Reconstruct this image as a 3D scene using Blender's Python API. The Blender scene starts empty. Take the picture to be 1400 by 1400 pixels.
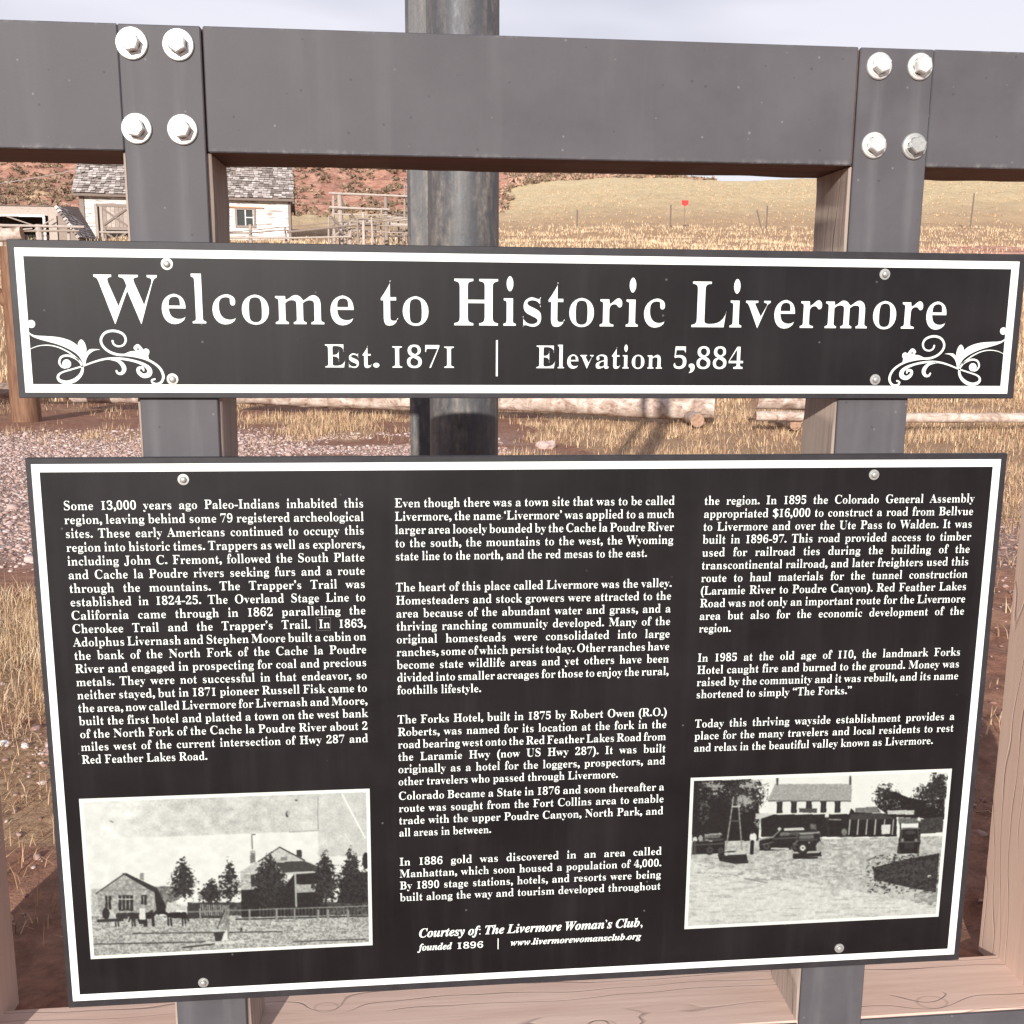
import bpy, math, random
import numpy as np
from mathutils import Vector, Matrix
from mathutils.geometry import tessellate_polygon

random.seed(7); RNG = np.random.default_rng(11)
sc = bpy.context.scene
COL = sc.collection

# ------------------------------------------------------------------ camera
EYE = 1.19                                   # lens height above the flat ground behind the sign
cam_d = bpy.data.cameras.new('camera'); cam = bpy.data.objects.new('camera', cam_d); COL.objects.link(cam)
cam_d.sensor_width = 36; cam_d.lens = 36.0; cam_d.clip_start = .05; cam_d.clip_end = 3000
def cam_matrix(pitch, roll, yaw):
    f = Vector((math.sin(yaw)*math.cos(pitch), math.cos(yaw)*math.cos(pitch), math.sin(pitch)))
    r = f.cross(Vector((0, 0, 1))).normalized(); u = r.cross(f)
    c, s = math.cos(roll), math.sin(roll)
    X = c*r + s*u; Yv = -s*r + c*u
    return Matrix((X, Yv, -f)).transposed().to_4x4()
cam.matrix_world = Matrix.Translation((0, 0, EYE)) @ cam_matrix(math.radians(-10.496), math.radians(.316), math.radians(5.5255))
sc.camera = cam

# ------------------------------------------------------------------ world, sun, exposure
SUN = Vector((.30, 1.0, -.335)).normalized()     # the way the sunlight travels
w = bpy.data.worlds.new('World'); sc.world = w; w.use_nodes = True
nt = w.node_tree; nt.nodes.clear()
def N(nt, t, **k):
    n = nt.nodes.new(t)
    for a, b in k.items(): setattr(n, a, b)
    return n
out = N(nt, 'ShaderNodeOutputWorld'); bg = N(nt, 'ShaderNodeBackground'); bg.inputs[1].default_value = .1
sky = N(nt, 'ShaderNodeTexSky', sky_type='NISHITA', sun_disc=False)
sky.sun_elevation = math.asin(-SUN.z); sky.sun_rotation = math.atan2(-SUN.x, -SUN.y); sky.altitude = 1800; sky.dust_density = 2.5
tc = N(nt, 'ShaderNodeTexCoord'); mp = N(nt, 'ShaderNodeMapping'); mp.inputs['Scale'].default_value = (1, 1, 4.0)
nz = N(nt, 'ShaderNodeTexNoise'); nz.inputs['Scale'].default_value = 1.6; nz.inputs['Detail'].default_value = 4; nz.inputs['Roughness'].default_value = .45
rp = N(nt, 'ShaderNodeValToRGB'); rp.color_ramp.elements[0].position = .42; rp.color_ramp.elements[0].color = (4.9, 4.85, 5.8, 1)
rp.color_ramp.elements[1].position = .60; rp.color_ramp.elements[1].color = (7.3, 7.25, 7.9, 1)
sx = N(nt, 'ShaderNodeSeparateXYZ'); mr = N(nt, 'ShaderNodeMapRange')
mr.inputs['From Min'].default_value = .2; mr.inputs['From Max'].default_value = .9; mr.inputs['To Min'].default_value = .97; mr.inputs['To Max'].default_value = .45
mx = N(nt, 'ShaderNodeMix', data_type='RGBA')
L = nt.links.new
L(tc.outputs['Generated'], mp.inputs[0]); L(mp.outputs[0], nz.inputs['Vector']); L(nz.outputs[0], rp.inputs[0])
L(tc.outputs['Generated'], sx.inputs[0]); L(sx.outputs[2], mr.inputs[0]); L(mr.outputs[0], mx.inputs[0])
L(sky.outputs[0], mx.inputs[6]); L(rp.outputs[0], mx.inputs[7]); L(mx.outputs[2], bg.inputs[0]); L(bg.outputs[0], out.inputs[0])

sd = bpy.data.lights.new('sun', 'SUN'); sd.energy = 4.6; sd.angle = math.radians(.55); sd.color = (1, .955, .89)
so = bpy.data.objects.new('sun', sd); COL.objects.link(so); so.rotation_euler = SUN.to_track_quat('-Z', 'Y').to_euler(); so.location = (-3, -8, 6)
vs = sc.view_settings; vs.view_transform = 'Standard'; vs.look = 'None'; vs.exposure = .3; vs.gamma = 1; vs.use_curve_mapping = False

# ------------------------------------------------------------------ helpers
def link(name, me, parent=None, loc=None):
    o = bpy.data.objects.new(name, me); COL.objects.link(o)
    if parent: o.parent = parent
    if loc is not None: o.location = loc
    return o
def tag(o, label=None, cat=None, group=None, kind=None):
    if label: o['label'] = label
    if cat: o['category'] = cat
    if group: o['group'] = group
    if kind: o['kind'] = kind
    return o
def empty(name, loc, label, cat, group=None, rot=(0, 0, 0)):
    o = bpy.data.objects.new(name, None); COL.objects.link(o); o.location = loc; o.rotation_euler = rot; o.empty_display_size = .1
    return tag(o, label, cat, group)

class M:
    """collects faces, then builds one mesh object; 'tint' is a random value per piece stored on the vertices"""
    def __init__(s): s.v = []; s.f = []; s.t = []; s.m = []
    def add(s, vs, fs, tint=.5, mi=0):
        b = len(s.v); s.v += [tuple(p) for p in vs]; s.t += [tint]*len(vs)
        s.f += [tuple(b+i for i in f) for f in fs]; s.m += [mi]*len(fs)
    def box(s, x0, x1, y0, y1, z0, z1, tint=.5, rot=None, c=None, mi=0, bev=0):
        if bev:
            b = bev; P = []
            for (x, sx_) in ((x0, 1), (x1, -1)):
                for (y, sy) in ((y0, 1), (y1, -1)):
                    for (z, sz) in ((z0, 1), (z1, -1)):
                        P += [(x, y+sy*b, z+sz*b), (x+sx_*b, y, z+sz*b), (x+sx_*b, y+sy*b, z)]
            import bmesh
            bm = bmesh.new(); vv = [bm.verts.new(p) for p in P]; r = bmesh.ops.convex_hull(bm, input=vv)
            bmesh.ops.dissolve_limit(bm, angle_limit=.01, verts=bm.verts, edges=bm.edges)
            bm.verts.index_update(); P = [v.co.copy() for v in bm.verts]; F = [[v.index for v in f.verts] for f in bm.faces]; bm.free()
        else:
            P = [Vector((x, y, z)) for x in (x0, x1) for y in (y0, y1) for z in (z0, z1)]
            F = [(0, 1, 3, 2), (4, 6, 7, 5), (0, 4, 5, 1), (2, 3, 7, 6), (0, 2, 6, 4), (1, 5, 7, 3)]
        if rot is not None:
            c = Vector(c) if c is not None else Vector(((x0+x1)/2, (y0+y1)/2, (z0+z1)/2))
            P = [c + rot @ (Vector(p)-c) for p in P]
        s.add(P, F, tint, mi)
    def tube(s, pts, rad, seg=10, tint=.5, cap=True, jit=0, mi=0, capmi=None):
        pts = [Vector(p) for p in pts]; n = len(pts); rr = rad if hasattr(rad, '__len__') else [rad]*n
        V = []
        for i, p in enumerate(pts):
            d = (pts[min(i+1, n-1)] - pts[max(i-1, 0)]).normalized()
            a = d.cross(Vector((0, 0, 1)))
            if a.length < .05: a = d.cross(Vector((0, 1, 0)))
            a.normalize(); b = d.cross(a)
            for k in range(seg):
                th = 2*math.pi*k/seg; r = rr[i]*(1+random.uniform(-jit, jit))
                V.append(p + a*math.cos(th)*r + b*math.sin(th)*r)
        F = [(i*seg+k, i*seg+(k+1) % seg, (i+1)*seg+(k+1) % seg, (i+1)*seg+k) for i in range(n-1) for k in range(seg)]
        s.add(V, F, tint, mi)
        if cap:
            s.add(V[:seg], [tuple(range(seg))], tint, mi if capmi is None else capmi)
            s.add(V[-seg:], [tuple(reversed(range(seg)))], tint, mi if capmi is None else capmi)
    def build(s, name, mats, parent=None, smooth=False, org=(0, 0, 0), auto=None):
        me = bpy.data.meshes.new(name)
        V = np.array(s.v, dtype=float)-np.array(org)
        me.from_pydata(V.tolist(), [], s.f)
        mats = mats if isinstance(mats, (list, tuple)) else [mats]
        for m in mats: me.materials.append(m)
        if len(mats) > 1: me.polygons.foreach_set('material_index', s.m)
        a = me.attributes.new('tint', 'FLOAT', 'POINT'); a.data.foreach_set('value', s.t)
        if smooth or auto: me.polygons.foreach_set('use_smooth', [True]*len(me.polygons))
        if auto: me.set_sharp_from_angle(angle=math.radians(auto))
        me.update()
        return link(name, me, parent)

def np_mesh(name, V, F, mat, parent=None, tint=None, smooth=False):
    """V (n,3); F (m,k) with k = 3 or 4"""
    me = bpy.data.meshes.new(name); k = F.shape[1]
    me.vertices.add(len(V)); me.vertices.foreach_set('co', np.ascontiguousarray(V, dtype=np.float32).ravel())
    me.loops.add(F.size); me.loops.foreach_set('vertex_index', np.ascontiguousarray(F, dtype=np.int32).ravel())
    me.polygons.add(len(F)); me.polygons.foreach_set('loop_start', np.arange(0, F.size, k, dtype=np.int32))
    if smooth: me.polygons.foreach_set('use_smooth', np.ones(len(F), dtype=bool))
    me.materials.append(mat)
    if tint is not None:
        a = me.attributes.new('tint', 'FLOAT', 'POINT'); a.data.foreach_set('value', np.ascontiguousarray(tint, dtype=np.float32))
    me.update(calc_edges=True); me.validate()
    return link(name, me, parent)

def _h(ix, iy, s):
    n = (ix.astype(np.int64)*374761393 + iy.astype(np.int64)*668265263 + s*974634777) & 0x7fffffff
    n = ((n ^ (n >> 13))*1274126177) & 0x7fffffff
    return ((n ^ (n >> 16)) & 0xffff)/65535.
def vnoise(x, y, s=0):
    x = np.asarray(x, float); y = np.asarray(y, float)
    ix = np.floor(x); iy = np.floor(y); fx = x-ix; fy = y-iy; fx = fx*fx*(3-2*fx); fy = fy*fy*(3-2*fy)
    a = _h(ix, iy, s); b = _h(ix+1, iy, s); c = _h(ix, iy+1, s); d = _h(ix+1, iy+1, s)
    return (a*(1-fx)+b*fx)*(1-fy)+(c*(1-fx)+d*fx)*fy
def fbm(x, y, s=0, o=4, g=.5):
    v = 0; a = 1; t = 0
    for i in range(o):
        v = v + a*vnoise(x*2**i, y*2**i, s+i*7); t += a; a *= g
    return v/t
def sstep(x, a, b):
    t = np.clip((x-a)/(b-a), 0, 1); return t*t*(3-2*t)

# ------------------------------------------------------------------ materials
def mat(name, rough=.6, spec=.5, metal=0):
    m = bpy.data.materials.new(name); m.use_nodes = True
    b = m.node_tree.nodes['Principled BSDF']; b.inputs['Roughness'].default_value = rough; b.inputs['Metallic'].default_value = metal
    b.inputs['Specular IOR Level'].default_value = spec
    return m, m.node_tree, b
def coords(nt, scale=(1, 1, 1), obj=True):
    t = N(nt, 'ShaderNodeTexCoord'); p = N(nt, 'ShaderNodeMapping'); p.inputs['Scale'].default_value = scale
    nt.links.new(t.outputs['Object' if obj else 'Generated'], p.inputs[0]); return p.outputs[0]
def noise(nt, vec, scale, detail=4, rough=.55, dist=0, out=0):
    n = N(nt, 'ShaderNodeTexNoise'); n.inputs['Scale'].default_value = scale; n.inputs['Detail'].default_value = detail
    n.inputs['Roughness'].default_value = rough; n.inputs['Distortion'].default_value = dist
    nt.links.new(vec, n.inputs['Vector']); return n.outputs[out]
def ramp(nt, fac, stops, interp='LINEAR'):
    r = N(nt, 'ShaderNodeValToRGB'); r.color_ramp.interpolation = interp; e = r.color_ramp.elements
    while len(e) < len(stops): e.new(.5)
    for q, (p, c) in zip(e, stops):
        q.position = p; q.color = (c, c, c, 1) if isinstance(c, (int, float)) else (*c, 1)
    nt.links.new(fac, r.inputs[0]); return r.outputs[0]
def mix(nt, fac, a, b, mode='MIX'):
    m = N(nt, 'ShaderNodeMix', data_type='RGBA', blend_type=mode)
    for i, s in ((0, fac), (6, a), (7, b)):
        if isinstance(s, (int, float)): m.inputs[i].default_value = s if i == 0 else (s, s, s, 1)
        elif isinstance(s, tuple): m.inputs[i].default_value = (*s, 1)
        else: nt.links.new(s, m.inputs[i])
    return m.outputs[2]
def math_(nt, op, a, b=0.):
    m = N(nt, 'ShaderNodeMath', operation=op)
    for i, s in ((0, a), (1, b)):
        if isinstance(s, (int, float)): m.inputs[i].default_value = s
        else: nt.links.new(s, m.inputs[i])
    return m.outputs[0]
def attr(nt, name='tint'):
    a = N(nt, 'ShaderNodeAttribute', attribute_name=name); return a
def bump(nt, b, h, strength=.4, dist=.01):
    n = N(nt, 'ShaderNodeBump'); n.inputs['Strength'].default_value = strength; n.inputs['Distance'].default_value = dist
    nt.links.new(h, n.inputs['Height']); nt.links.new(n.outputs[0], b.inputs['Normal'])

def m_steel(chips):       # charcoal powder coat on the beam and upright plates, dusty with run marks
    m, nt, b = mat('charcoal_powder_coat', .6, .22)
    c = coords(nt, (1, 1, 1)); st = coords(nt, (14, 14, 1.2))
    n1 = noise(nt, c, 9, 6, .6); n2 = noise(nt, st, 1.5, 4, .5); n3 = noise(nt, c, 260, 2, .5)
    base = ramp(nt, n1, [(.3, (.074, .070, .077)), (.7, (.102, .097, .105))])
    base = mix(nt, ramp(nt, n2, [(.5, 0), (.8, .32)]), base, (.15, .146, .152))
    def spots(scale, r0, r1, keep, amt, colr, base):     # a random few of the cells carry a chip or a pit
        v = N(nt, 'ShaderNodeTexVoronoi'); v.inputs['Scale'].default_value = scale; nt.links.new(c, v.inputs['Vector'])
        s = N(nt, 'ShaderNodeSeparateColor'); nt.links.new(v.outputs['Color'], s.inputs[0])
        m = mix(nt, 1., ramp(nt, v.outputs['Distance'], [(r0, amt), (r1, 0)]), ramp(nt, s.outputs[0], [(keep, 0), (keep+.02, 1)]), 'MULTIPLY')
        return mix(nt, m, base, colr)
    base = spots(46, .04, .11, .55, .55, (.035, .03, .034), base)
    base = spots(19, .02, .06, .66, .5, (.34, .33, .32), base)
    base = spots(60, .05, .12, .80, .5, (.26, .25, .25), base)
    sp = N(nt, 'ShaderNodeSeparateXYZ'); nt.links.new(c, sp.inputs[0])
    ch = noise(nt, coords(nt, (1, 1, .6)), 55, 5, .7)
    for zz in ((1.4166, 1.5783) if chips else ()):                          # chipped, chalky long edges of the beam
        d = math_(nt, 'ABSOLUTE', math_(nt, 'SUBTRACT', sp.outputs[2], zz))
        ed = mix(nt, 1., ramp(nt, d, [(.001, .5), (.007 if zz < 1.5 else .004, 0)]), ramp(nt, ch, [(.50, 0), (.62, 1)]), 'MULTIPLY')
        ed = mix(nt, 1., ed, ramp(nt, noise(nt, c, 4.5, 3, .6), [(.42, 0), (.60, 1)]), 'MULTIPLY'); base = mix(nt, ed, base, (.30, .29, .28))
    for bx in (-.5508, -.4904, .4853, .5460):            # chalky run marks below the bolts
        d = math_(nt, 'ABSOLUTE', math_(nt, 'SUBTRACT', sp.outputs[0], bx))
        base = mix(nt, mix(nt, 1., ramp(nt, d, [(.002, .17), (.013, 0)]), ramp(nt, noise(nt, coords(nt, (9, 9, 1.)), 5, 3, .5), [(.40, 0), (.62, 1)]), 'MULTIPLY'), base, (.24, .235, .245))
    nt.links.new(base, b.inputs['Base Color']); nt.links.new(ramp(nt, n1, [(.2, .52), (.8, .68)]), b.inputs['Roughness'])
    bump(nt, b, n3, .12, .001); return m
def m_panel():       # black laminate face
    m, nt, b = mat('black_sign_laminate', .40, .22)
    c = coords(nt); n1 = noise(nt, c, 5, 5, .6); n2 = noise(nt, c, 90, 3, .6)
    base = ramp(nt, n1, [(.3, (.0062, .0050, .0058)), (.7, (.0110, .0088, .0100))])
    base = mix(nt, ramp(nt, noise(nt, coords(nt, (12, 12, .8)), 2.2, 5, .6), [(.48, 0), (.80, .4)]), base, (.026, .023, .025))
    v = N(nt, 'ShaderNodeTexVoronoi'); v.inputs['Scale'].default_value = 38; nt.links.new(c, v.inputs['Vector'])
    s = N(nt, 'ShaderNodeSeparateColor'); nt.links.new(v.outputs['Color'], s.inputs[0])
    base = mix(nt, mix(nt, 1., ramp(nt, v.outputs['Distance'], [(.04, .5), (.08, 0)]), ramp(nt, s.outputs[0], [(.82, 0), (.84, 1)]), 'MULTIPLY'), base, (.16, .15, .145))
    base = mix(nt, ramp(nt, noise(nt, coords(nt, (1, 1, 1)), 1.7, 6, .7), [(.50, 0), (.70, .3)]), base, (.028, .025, .027))
    nt.links.new(base, b.inputs['Base Color']); nt.links.new(ramp(nt, n1, [(.3, .40), (.7, .50)]), b.inputs['Roughness'])
    bump(nt, b, n2, .04, .001); return m
def m_white():
    m, nt, b = mat('white_print', .45, .4); c = coords(nt); n1 = noise(nt, c, 30, 4, .6)
    nt.links.new(ramp(nt, n1, [(.3, (.74, .79, .75)), (.7, (.80, .84, .80))]), b.inputs['Base Color']); return m
def m_frame():       # thin dark edge of the sign boards
    m, nt, b = mat('dark_board_edge', .5, .3); c = coords(nt); n1 = noise(nt, c, 24, 5, .65)
    nt.links.new(ramp(nt, n1, [(.3, (.022, .020, .023)), (.75, (.040, .037, .041))]), b.inputs['Base Color']); return m
def m_zinc(k):
    m, nt, b = mat('galvanised_bolt', .38, .5, .55); c = coords(nt); n1 = noise(nt, c, 160, 4, .6)
    nt.links.new(ramp(nt, n1, [(.3, (.60*k, .60*k, .57*k)), (.6, (.82*k, .82*k, .78*k))]), b.inputs['Base Color'])
    nt.links.new(ramp(nt, n1, [(.3, .5), (.7, .32)]), b.inputs['Roughness']); bump(nt, b, n1, .15, .001); return m
def m_pipe():        # mill-scale steel pipe with pale corrosion bloom and streaks
    m, nt, b = mat('weathered_steel_pipe', .5, .4, .12)
    c = coords(nt, (1, 1, .35)); n1 = noise(nt, coords(nt, (1, 1, .5)), 62, 9, .72, .35); n2 = noise(nt, coords(nt, (1, 1, .10)), 70, 5, .6); n3 = noise(nt, coords(nt), 90, 5, .7)
    base = ramp(nt, n1, [(.30, (.06, .062, .068)), (.44, (.115, .105, .10)), (.58, (.19, .17, .152)), (.74, (.34, .30, .265))])
    base = mix(nt, ramp(nt, n2, [(.42, 0), (.62, .8)]), base, (.075, .08, .09))
    n4 = noise(nt, coords(nt, (1, 1, .06)), 17, 3, .5); base = mix(nt, ramp(nt, n4, [(.46, 0), (.60, .6)]), base, (.07, .075, .088))
    base = mix(nt, ramp(nt, n3, [(.60, 0), (.75, .5)]), base, (.09, .06, .045))
    nt.links.new(base, b.inputs['Base Color']); nt.links.new(ramp(nt, n1, [(.3, .38), (.7, .7)]), b.inputs['Roughness']); bump(nt, b, n3, .3, .002); return m
def m_timber(name, c0, c1, c2, axis, knots=(), lines=.6):
    """sawn timber: grain runs along 'axis' (0 x, 2 z) with long checks and growth rings bending round knots"""
    m, nt, b = mat(name, .75, .25)
    t = N(nt, 'ShaderNodeTexCoord').outputs['Object']
    s = [26, 26, 26]; s[axis] = 1.1
    mp = N(nt, 'ShaderNodeMapping'); mp.inputs['Scale'].default_value = s; nt.links.new(t, mp.inputs[0])
    s2 = [2.6, 2.6, 2.6]; s2[axis] = .55; mq = N(nt, 'ShaderNodeMapping'); mq.inputs['Scale'].default_value = s2; nt.links.new(t, mq.inputs[0])
    dis = noise(nt, mq.outputs[0], 2.2, 3, .5); fine = noise(nt, mp.outputs[0], 3.2, 6, .65)
    sep = N(nt, 'ShaderNodeSeparateXYZ'); nt.links.new(t, sep.inputs[0])
    across = sep.outputs[1]
    ox = math_(nt, 'ADD', math_(nt, 'MULTIPLY', across, 34.), math_(nt, 'MULTIPLY', dis, 7.))
    kd = None
    for (kx, ky, kr) in knots:
        vd = N(nt, 'ShaderNodeVectorMath', operation='DISTANCE'); vm = N(nt, 'ShaderNodeMapping')
        vm.inputs['Scale'].default_value = (.62, 1, 0) if axis == 0 else (0, 1, .62)
        nt.links.new(t, vm.inputs[0]); nt.links.new(vm.outputs[0], vd.inputs[0])
        vd.inputs[1].default_value = (kx*.62, ky, 0) if axis == 0 else (0, ky, kx*.62)
        g = math_(nt, 'POWER', 2.718, math_(nt, 'MULTIPLY', math_(nt, 'POWER', math_(nt, 'DIVIDE', vd.outputs['Value'], kr*1.9), 2.), -1.))
        ox = math_(nt, 'ADD', ox, math_(nt, 'MULTIPLY', g, 1.2))
        rng = ramp(nt, math_(nt, 'DIVIDE', vd.outputs['Value'], kr*2), [(.40, 0), (.49, 1), (.55, 0)])
        kd = rng if kd is None else mix(nt, 1., kd, rng, 'LIGHTEN')
    fr = math_(nt, 'FRACT', ox)
    ring = ramp(nt, fr, [(.0, 1), (.04, 0), (.93, 0), (1, .75)])          # thin dark check lines
    broken = ramp(nt, noise(nt, mp.outputs[0], .55, 3, .5), [(.46, 0), (.56, 1)])
    ring = mix(nt, 1., ring, broken, 'MULTIPLY')
    base = ramp(nt, fine, [(.3, c1), (.68, c0)])
    base = mix(nt, ramp(nt, noise(nt, t, 5, 4, .6), [(.35, 0), (.75, .6)]), base, c2)
    base = mix(nt, math_(nt, 'MULTIPLY', ring, lines), base, tuple(x*.22 for x in c1))
    if kd is not None: base = mix(nt, math_(nt, 'MULTIPLY', kd, .35), base, tuple(x*.3 for x in c1))
    nt.links.new(base, b.inputs['Base Color'])
    base = mix(nt, ramp(nt, noise(nt, t, 13, 6, .7), [(.52, 0), (.72, .35)]), base, tuple(x*.55 for x in c1))
    base = mix(nt, ramp(nt, noise(nt, mp.outputs[0], 1.3, 6, .7), [(.54, 0), (.70, .42)]), base, tuple(x*.6 for x in c1))
    hgt = mix(nt, .75, fine, math_(nt, 'SUBTRACT', 1., ring)); bump(nt, b, hgt, .55, .003); return m
def m_tint(name, stops, rough=.85, nsc=30, amt=.35, dark=(.05, .04, .035), bmp=.3, bd=.01, spec=.25, thr=(.5, .7), stretch=(1, 1, 1)):
    """colour from the per-piece tint, broken up by noise"""
    m, nt, b = mat(name, rough, spec); a = attr(nt).outputs['Fac']
    base = ramp(nt, a, stops); n = noise(nt, coords(nt, stretch), nsc, 5, .6)
    base = mix(nt, ramp(nt, n, [(thr[0], 0), (thr[1], amt)]), base, dark)
    nt.links.new(base, b.inputs['Base Color'])
    if bmp: bump(nt, b, n, bmp, bd)
    return m
MS = m_steel(True); MSU = m_steel(False); MPAN = m_panel(); MW = m_white(); MF = m_frame(); MZ = m_zinc(1.); MZD = m_zinc(.62); MPIPE = m_pipe()
T_PINK = ((.74, .55, .455), (.56, .385, .305), (.66, .475, .39))
MT_SILL = m_timber('weathered_pink_timber', *T_PINK, 0, knots=((-.346, .045, .013), (.122, -.045, .016), (.712, -.035, .017)))
MT_POST = m_timber('weathered_post_timber', (.52, .42, .355), (.25, .195, .165), (.38, .30, .255), 2)
MT_BEAM = m_timber('dark_red_stained_timber', (.22, .13, .10), (.13, .072, .056), (.17, .10, .078), 0)
MT_SIDE = m_timber('buff_pink_post_timber', (.70, .52, .42), (.60, .42, .33), (.66, .47, .375), 2, lines=.22)

# ------------------------------------------------------------------ terrain
UX = lambda u: (u-561.5)/1400*1.02           # tangent of the bearing of a landmark on the hills
BK = np.array([UX(u) for u in (-900, -100, 60, 110, 400, 560, 683, 760, 820, 890, 960, 1100, 1400, 2300)])
RK = np.array([16, 30, 50, 60, 75, 100, 140, 200, 300])
EL = np.array([   # slope of the sight line to the ground at those distances
 [-.070, .022, .070, .074, .084, .100, .126, .166, .190],
 [-.070, .022, .070, .074, .084, .100, .126, .164, .185],
 [-.070, .022, .070, .074, .084, .098, .124, .1565, .1565],
 [-.070, .022, .070, .074, .084, .098, .130, .1575, .160],
 [-.070, .022, .070, .074, .083, .100, .145, .185, .200],
 [-.070, .022, .070, .075, .085, .102, .145, .182, .190],
 [-.070, .022, .070, .077, .089, .106, .120, .146, .148],
 [-.070, .022, .070, .078, .092, .113, .128, .1465, .142],
 [-.070, .022, .070, .079, .094, .118, .133, .1445, .134],
 [-.070, .022, .070, .079, .095, .122, .1355, .1365, .122],
 [-.070, .022, .070, .079, .096, .122, .1345, .127, .12],
 [-.070, .022, .070, .079, .096, .124, .1380, .130, .12],
 [-.070, .022, .070, .080, .098, .130, .149, .142, .13],
 [-.070, .022, .070, .080, .098, .130, .149, .142, .13]])
def height(x, y):
    x = np.asarray(x, float); y = np.asarray(y, float)
    r = np.hypot(x, y); yy = np.clip(np.where(y > 0, y, .01), 8, 300)
    t = np.clip(x/np.maximum(yy, .01), BK[0], BK[-1])
    i = np.clip(np.searchsorted(BK, t)-1, 0, len(BK)-2); fi = (t-BK[i])/(BK[i+1]-BK[i]); fi = fi*fi*(3-2*fi)
    ly = np.log(yy); lk = np.log(RK)
    j = np.clip(np.searchsorted(lk, ly)-1, 0, len(lk)-2); fj = np.clip((ly-lk[j])/(lk[j+1]-lk[j]), 0, 1)
    e = (EL[i, j]*(1-fi)+EL[i+1, j]*fi)*(1-fj)+(EL[i, j+1]*(1-fi)+EL[i+1, j+1]*fi)*fj
    far = EYE + e*yy
    h = np.where(yy > 16, np.maximum(far, 0), 0)
    h = np.where(y > 0, h, 0)
    h = h*sstep(y, 13, 17) + .0
    rd = redness(x, y)
    h = h + (fbm(x*.55, y*.55, 3)-.5)*.9*rd*sstep(y, 75, 120) + (np.abs(fbm(x*.16, y*.16, 9)-.5)*-6+.6)*rd*sstep(y, 90, 130)
    h = h + (fbm(x*.25, y*.25, 31)-.5)*.5*sstep(y, 30, 60) + (fbm(x*.9, y*.9, 33, 3)-.5)*.35*sstep(y, 60, 80)
    near = (fbm(x*1.3, y*1.3, 5)-.5)*.05 + (fbm(x*6, y*6, 6)-.5)*.022*(1-.5*sstep(y, 3, 9))
    lump = sstep(x, .9, 1.3)*(1-sstep(y, 5, 8))*(fbm(x*9, y*9, 16, 3)-.35)*.075
    behind = sstep(y, 1.60, 1.75)
    h = h + (near + lump)*behind*(1-sstep(y, 14, 25)) - .012*behind
    return np.where(y < 1.55, -.22, h)
def redness(x, y):                           # bare red rock and soil on the hills
    t = np.clip(x/np.maximum(y, 1), -2, 2)
    n = fbm(x*.045, y*.045, 21)
    left = sstep(y, 88, 104)*(1-sstep(t, UX(668), UX(700)))
    back = sstep(y, 150, 158)*(1-sstep(t, UX(880), UX(960)))
    v = np.maximum(left, back)
    return np.clip(v*(.55+.9*(n-.3)), 0, 1)
def build_terrain():
    th = np.radians(np.concatenate([np.linspace(-180, -48, 34)[:-1], np.linspace(-48, 56, 560)[:-1], np.linspace(56, 180, 34)]))
    r = np.concatenate([[.25, .8, 1.2], np.geomspace(1.5, 420, 430), [700, 1200, 2500]])
    R_, T_ = np.meshgrid(r, th, indexing='ij')
    X = R_*np.sin(T_); Y = R_*np.cos(T_)
    Z = height(X, Y); Z = np.where(R_ > 430, 10, Z)
    V = np.stack([X, Y, Z], -1).reshape(-1, 3); nr, nth = X.shape
    a = (np.arange(nr-1)[:, None]*nth + np.arange(nth-1)[None, :]).ravel()
    F = np.stack([a, a+1, a+nth+1, a+nth], -1)
    o = np_mesh('ground', V, F[:, ::-1], MG, smooth=True); o['kind'] = 'structure'
    x, y = X.ravel(), Y.ravel(); me = o.data
    red = redness(x, y)
    # a bare red bank in the field on the right, and the worn path below it
    t = x/np.maximum(y, 1)
    bank = sstep(t, UX(1000), UX(1180))*sstep(y, 45, 49)*(1-sstep(y+vnoise(x*.3, y*.3, 4)*5-6*sstep(t, UX(1150), UX(1420)), 55, 60))
    grav = gravel_mask(x, y); gra = grass_mask(x, y)
    far = sstep(y, 22, 40)
    for nm, val in (('red', np.clip(np.maximum(red, bank*.95), 0, 1)), ('gravel', grav), ('grass', np.clip(gra*(1-far)+far, 0, 1)), ('hill', sstep(y, 60, 110))):
        at = me.attributes.new(nm, 'FLOAT', 'POINT'); at.data.foreach_set('value', val.astype(np.float32))
    return o
def gravel_mask(x, y):
    n = fbm(x*.8, y*.8, 41)
    a = sstep(y, 4.9, 5.3+.4)*(1-sstep(y, 10.3, 12.2))*(1-sstep(x+.9*n, -1.6, -.2))
    b = sstep(y, 8.2, 9.2)*(1-sstep(y, 10.4, 11.6))*(1-sstep(x, .4, 1.6))*sstep(fbm(x*1.2, y*2.6, 44), .48, .60)*.9
    c = sstep(y, 2.55, 2.75)*(1-sstep(y, 2.9, 3.1))*(1-sstep(x, -.8, -.3))*.45*sstep(fbm(x*5, y*5, 45), .35, .55)
    d = sstep(x, 1.4, 1.8)*sstep(y, 4.3, 5)*(1-sstep(y, 6.4, 7.2))*.6
    return np.clip(np.maximum.reduce([a, b, c, d])*sstep(y, 1.7, 1.9), 0, 1)
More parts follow.
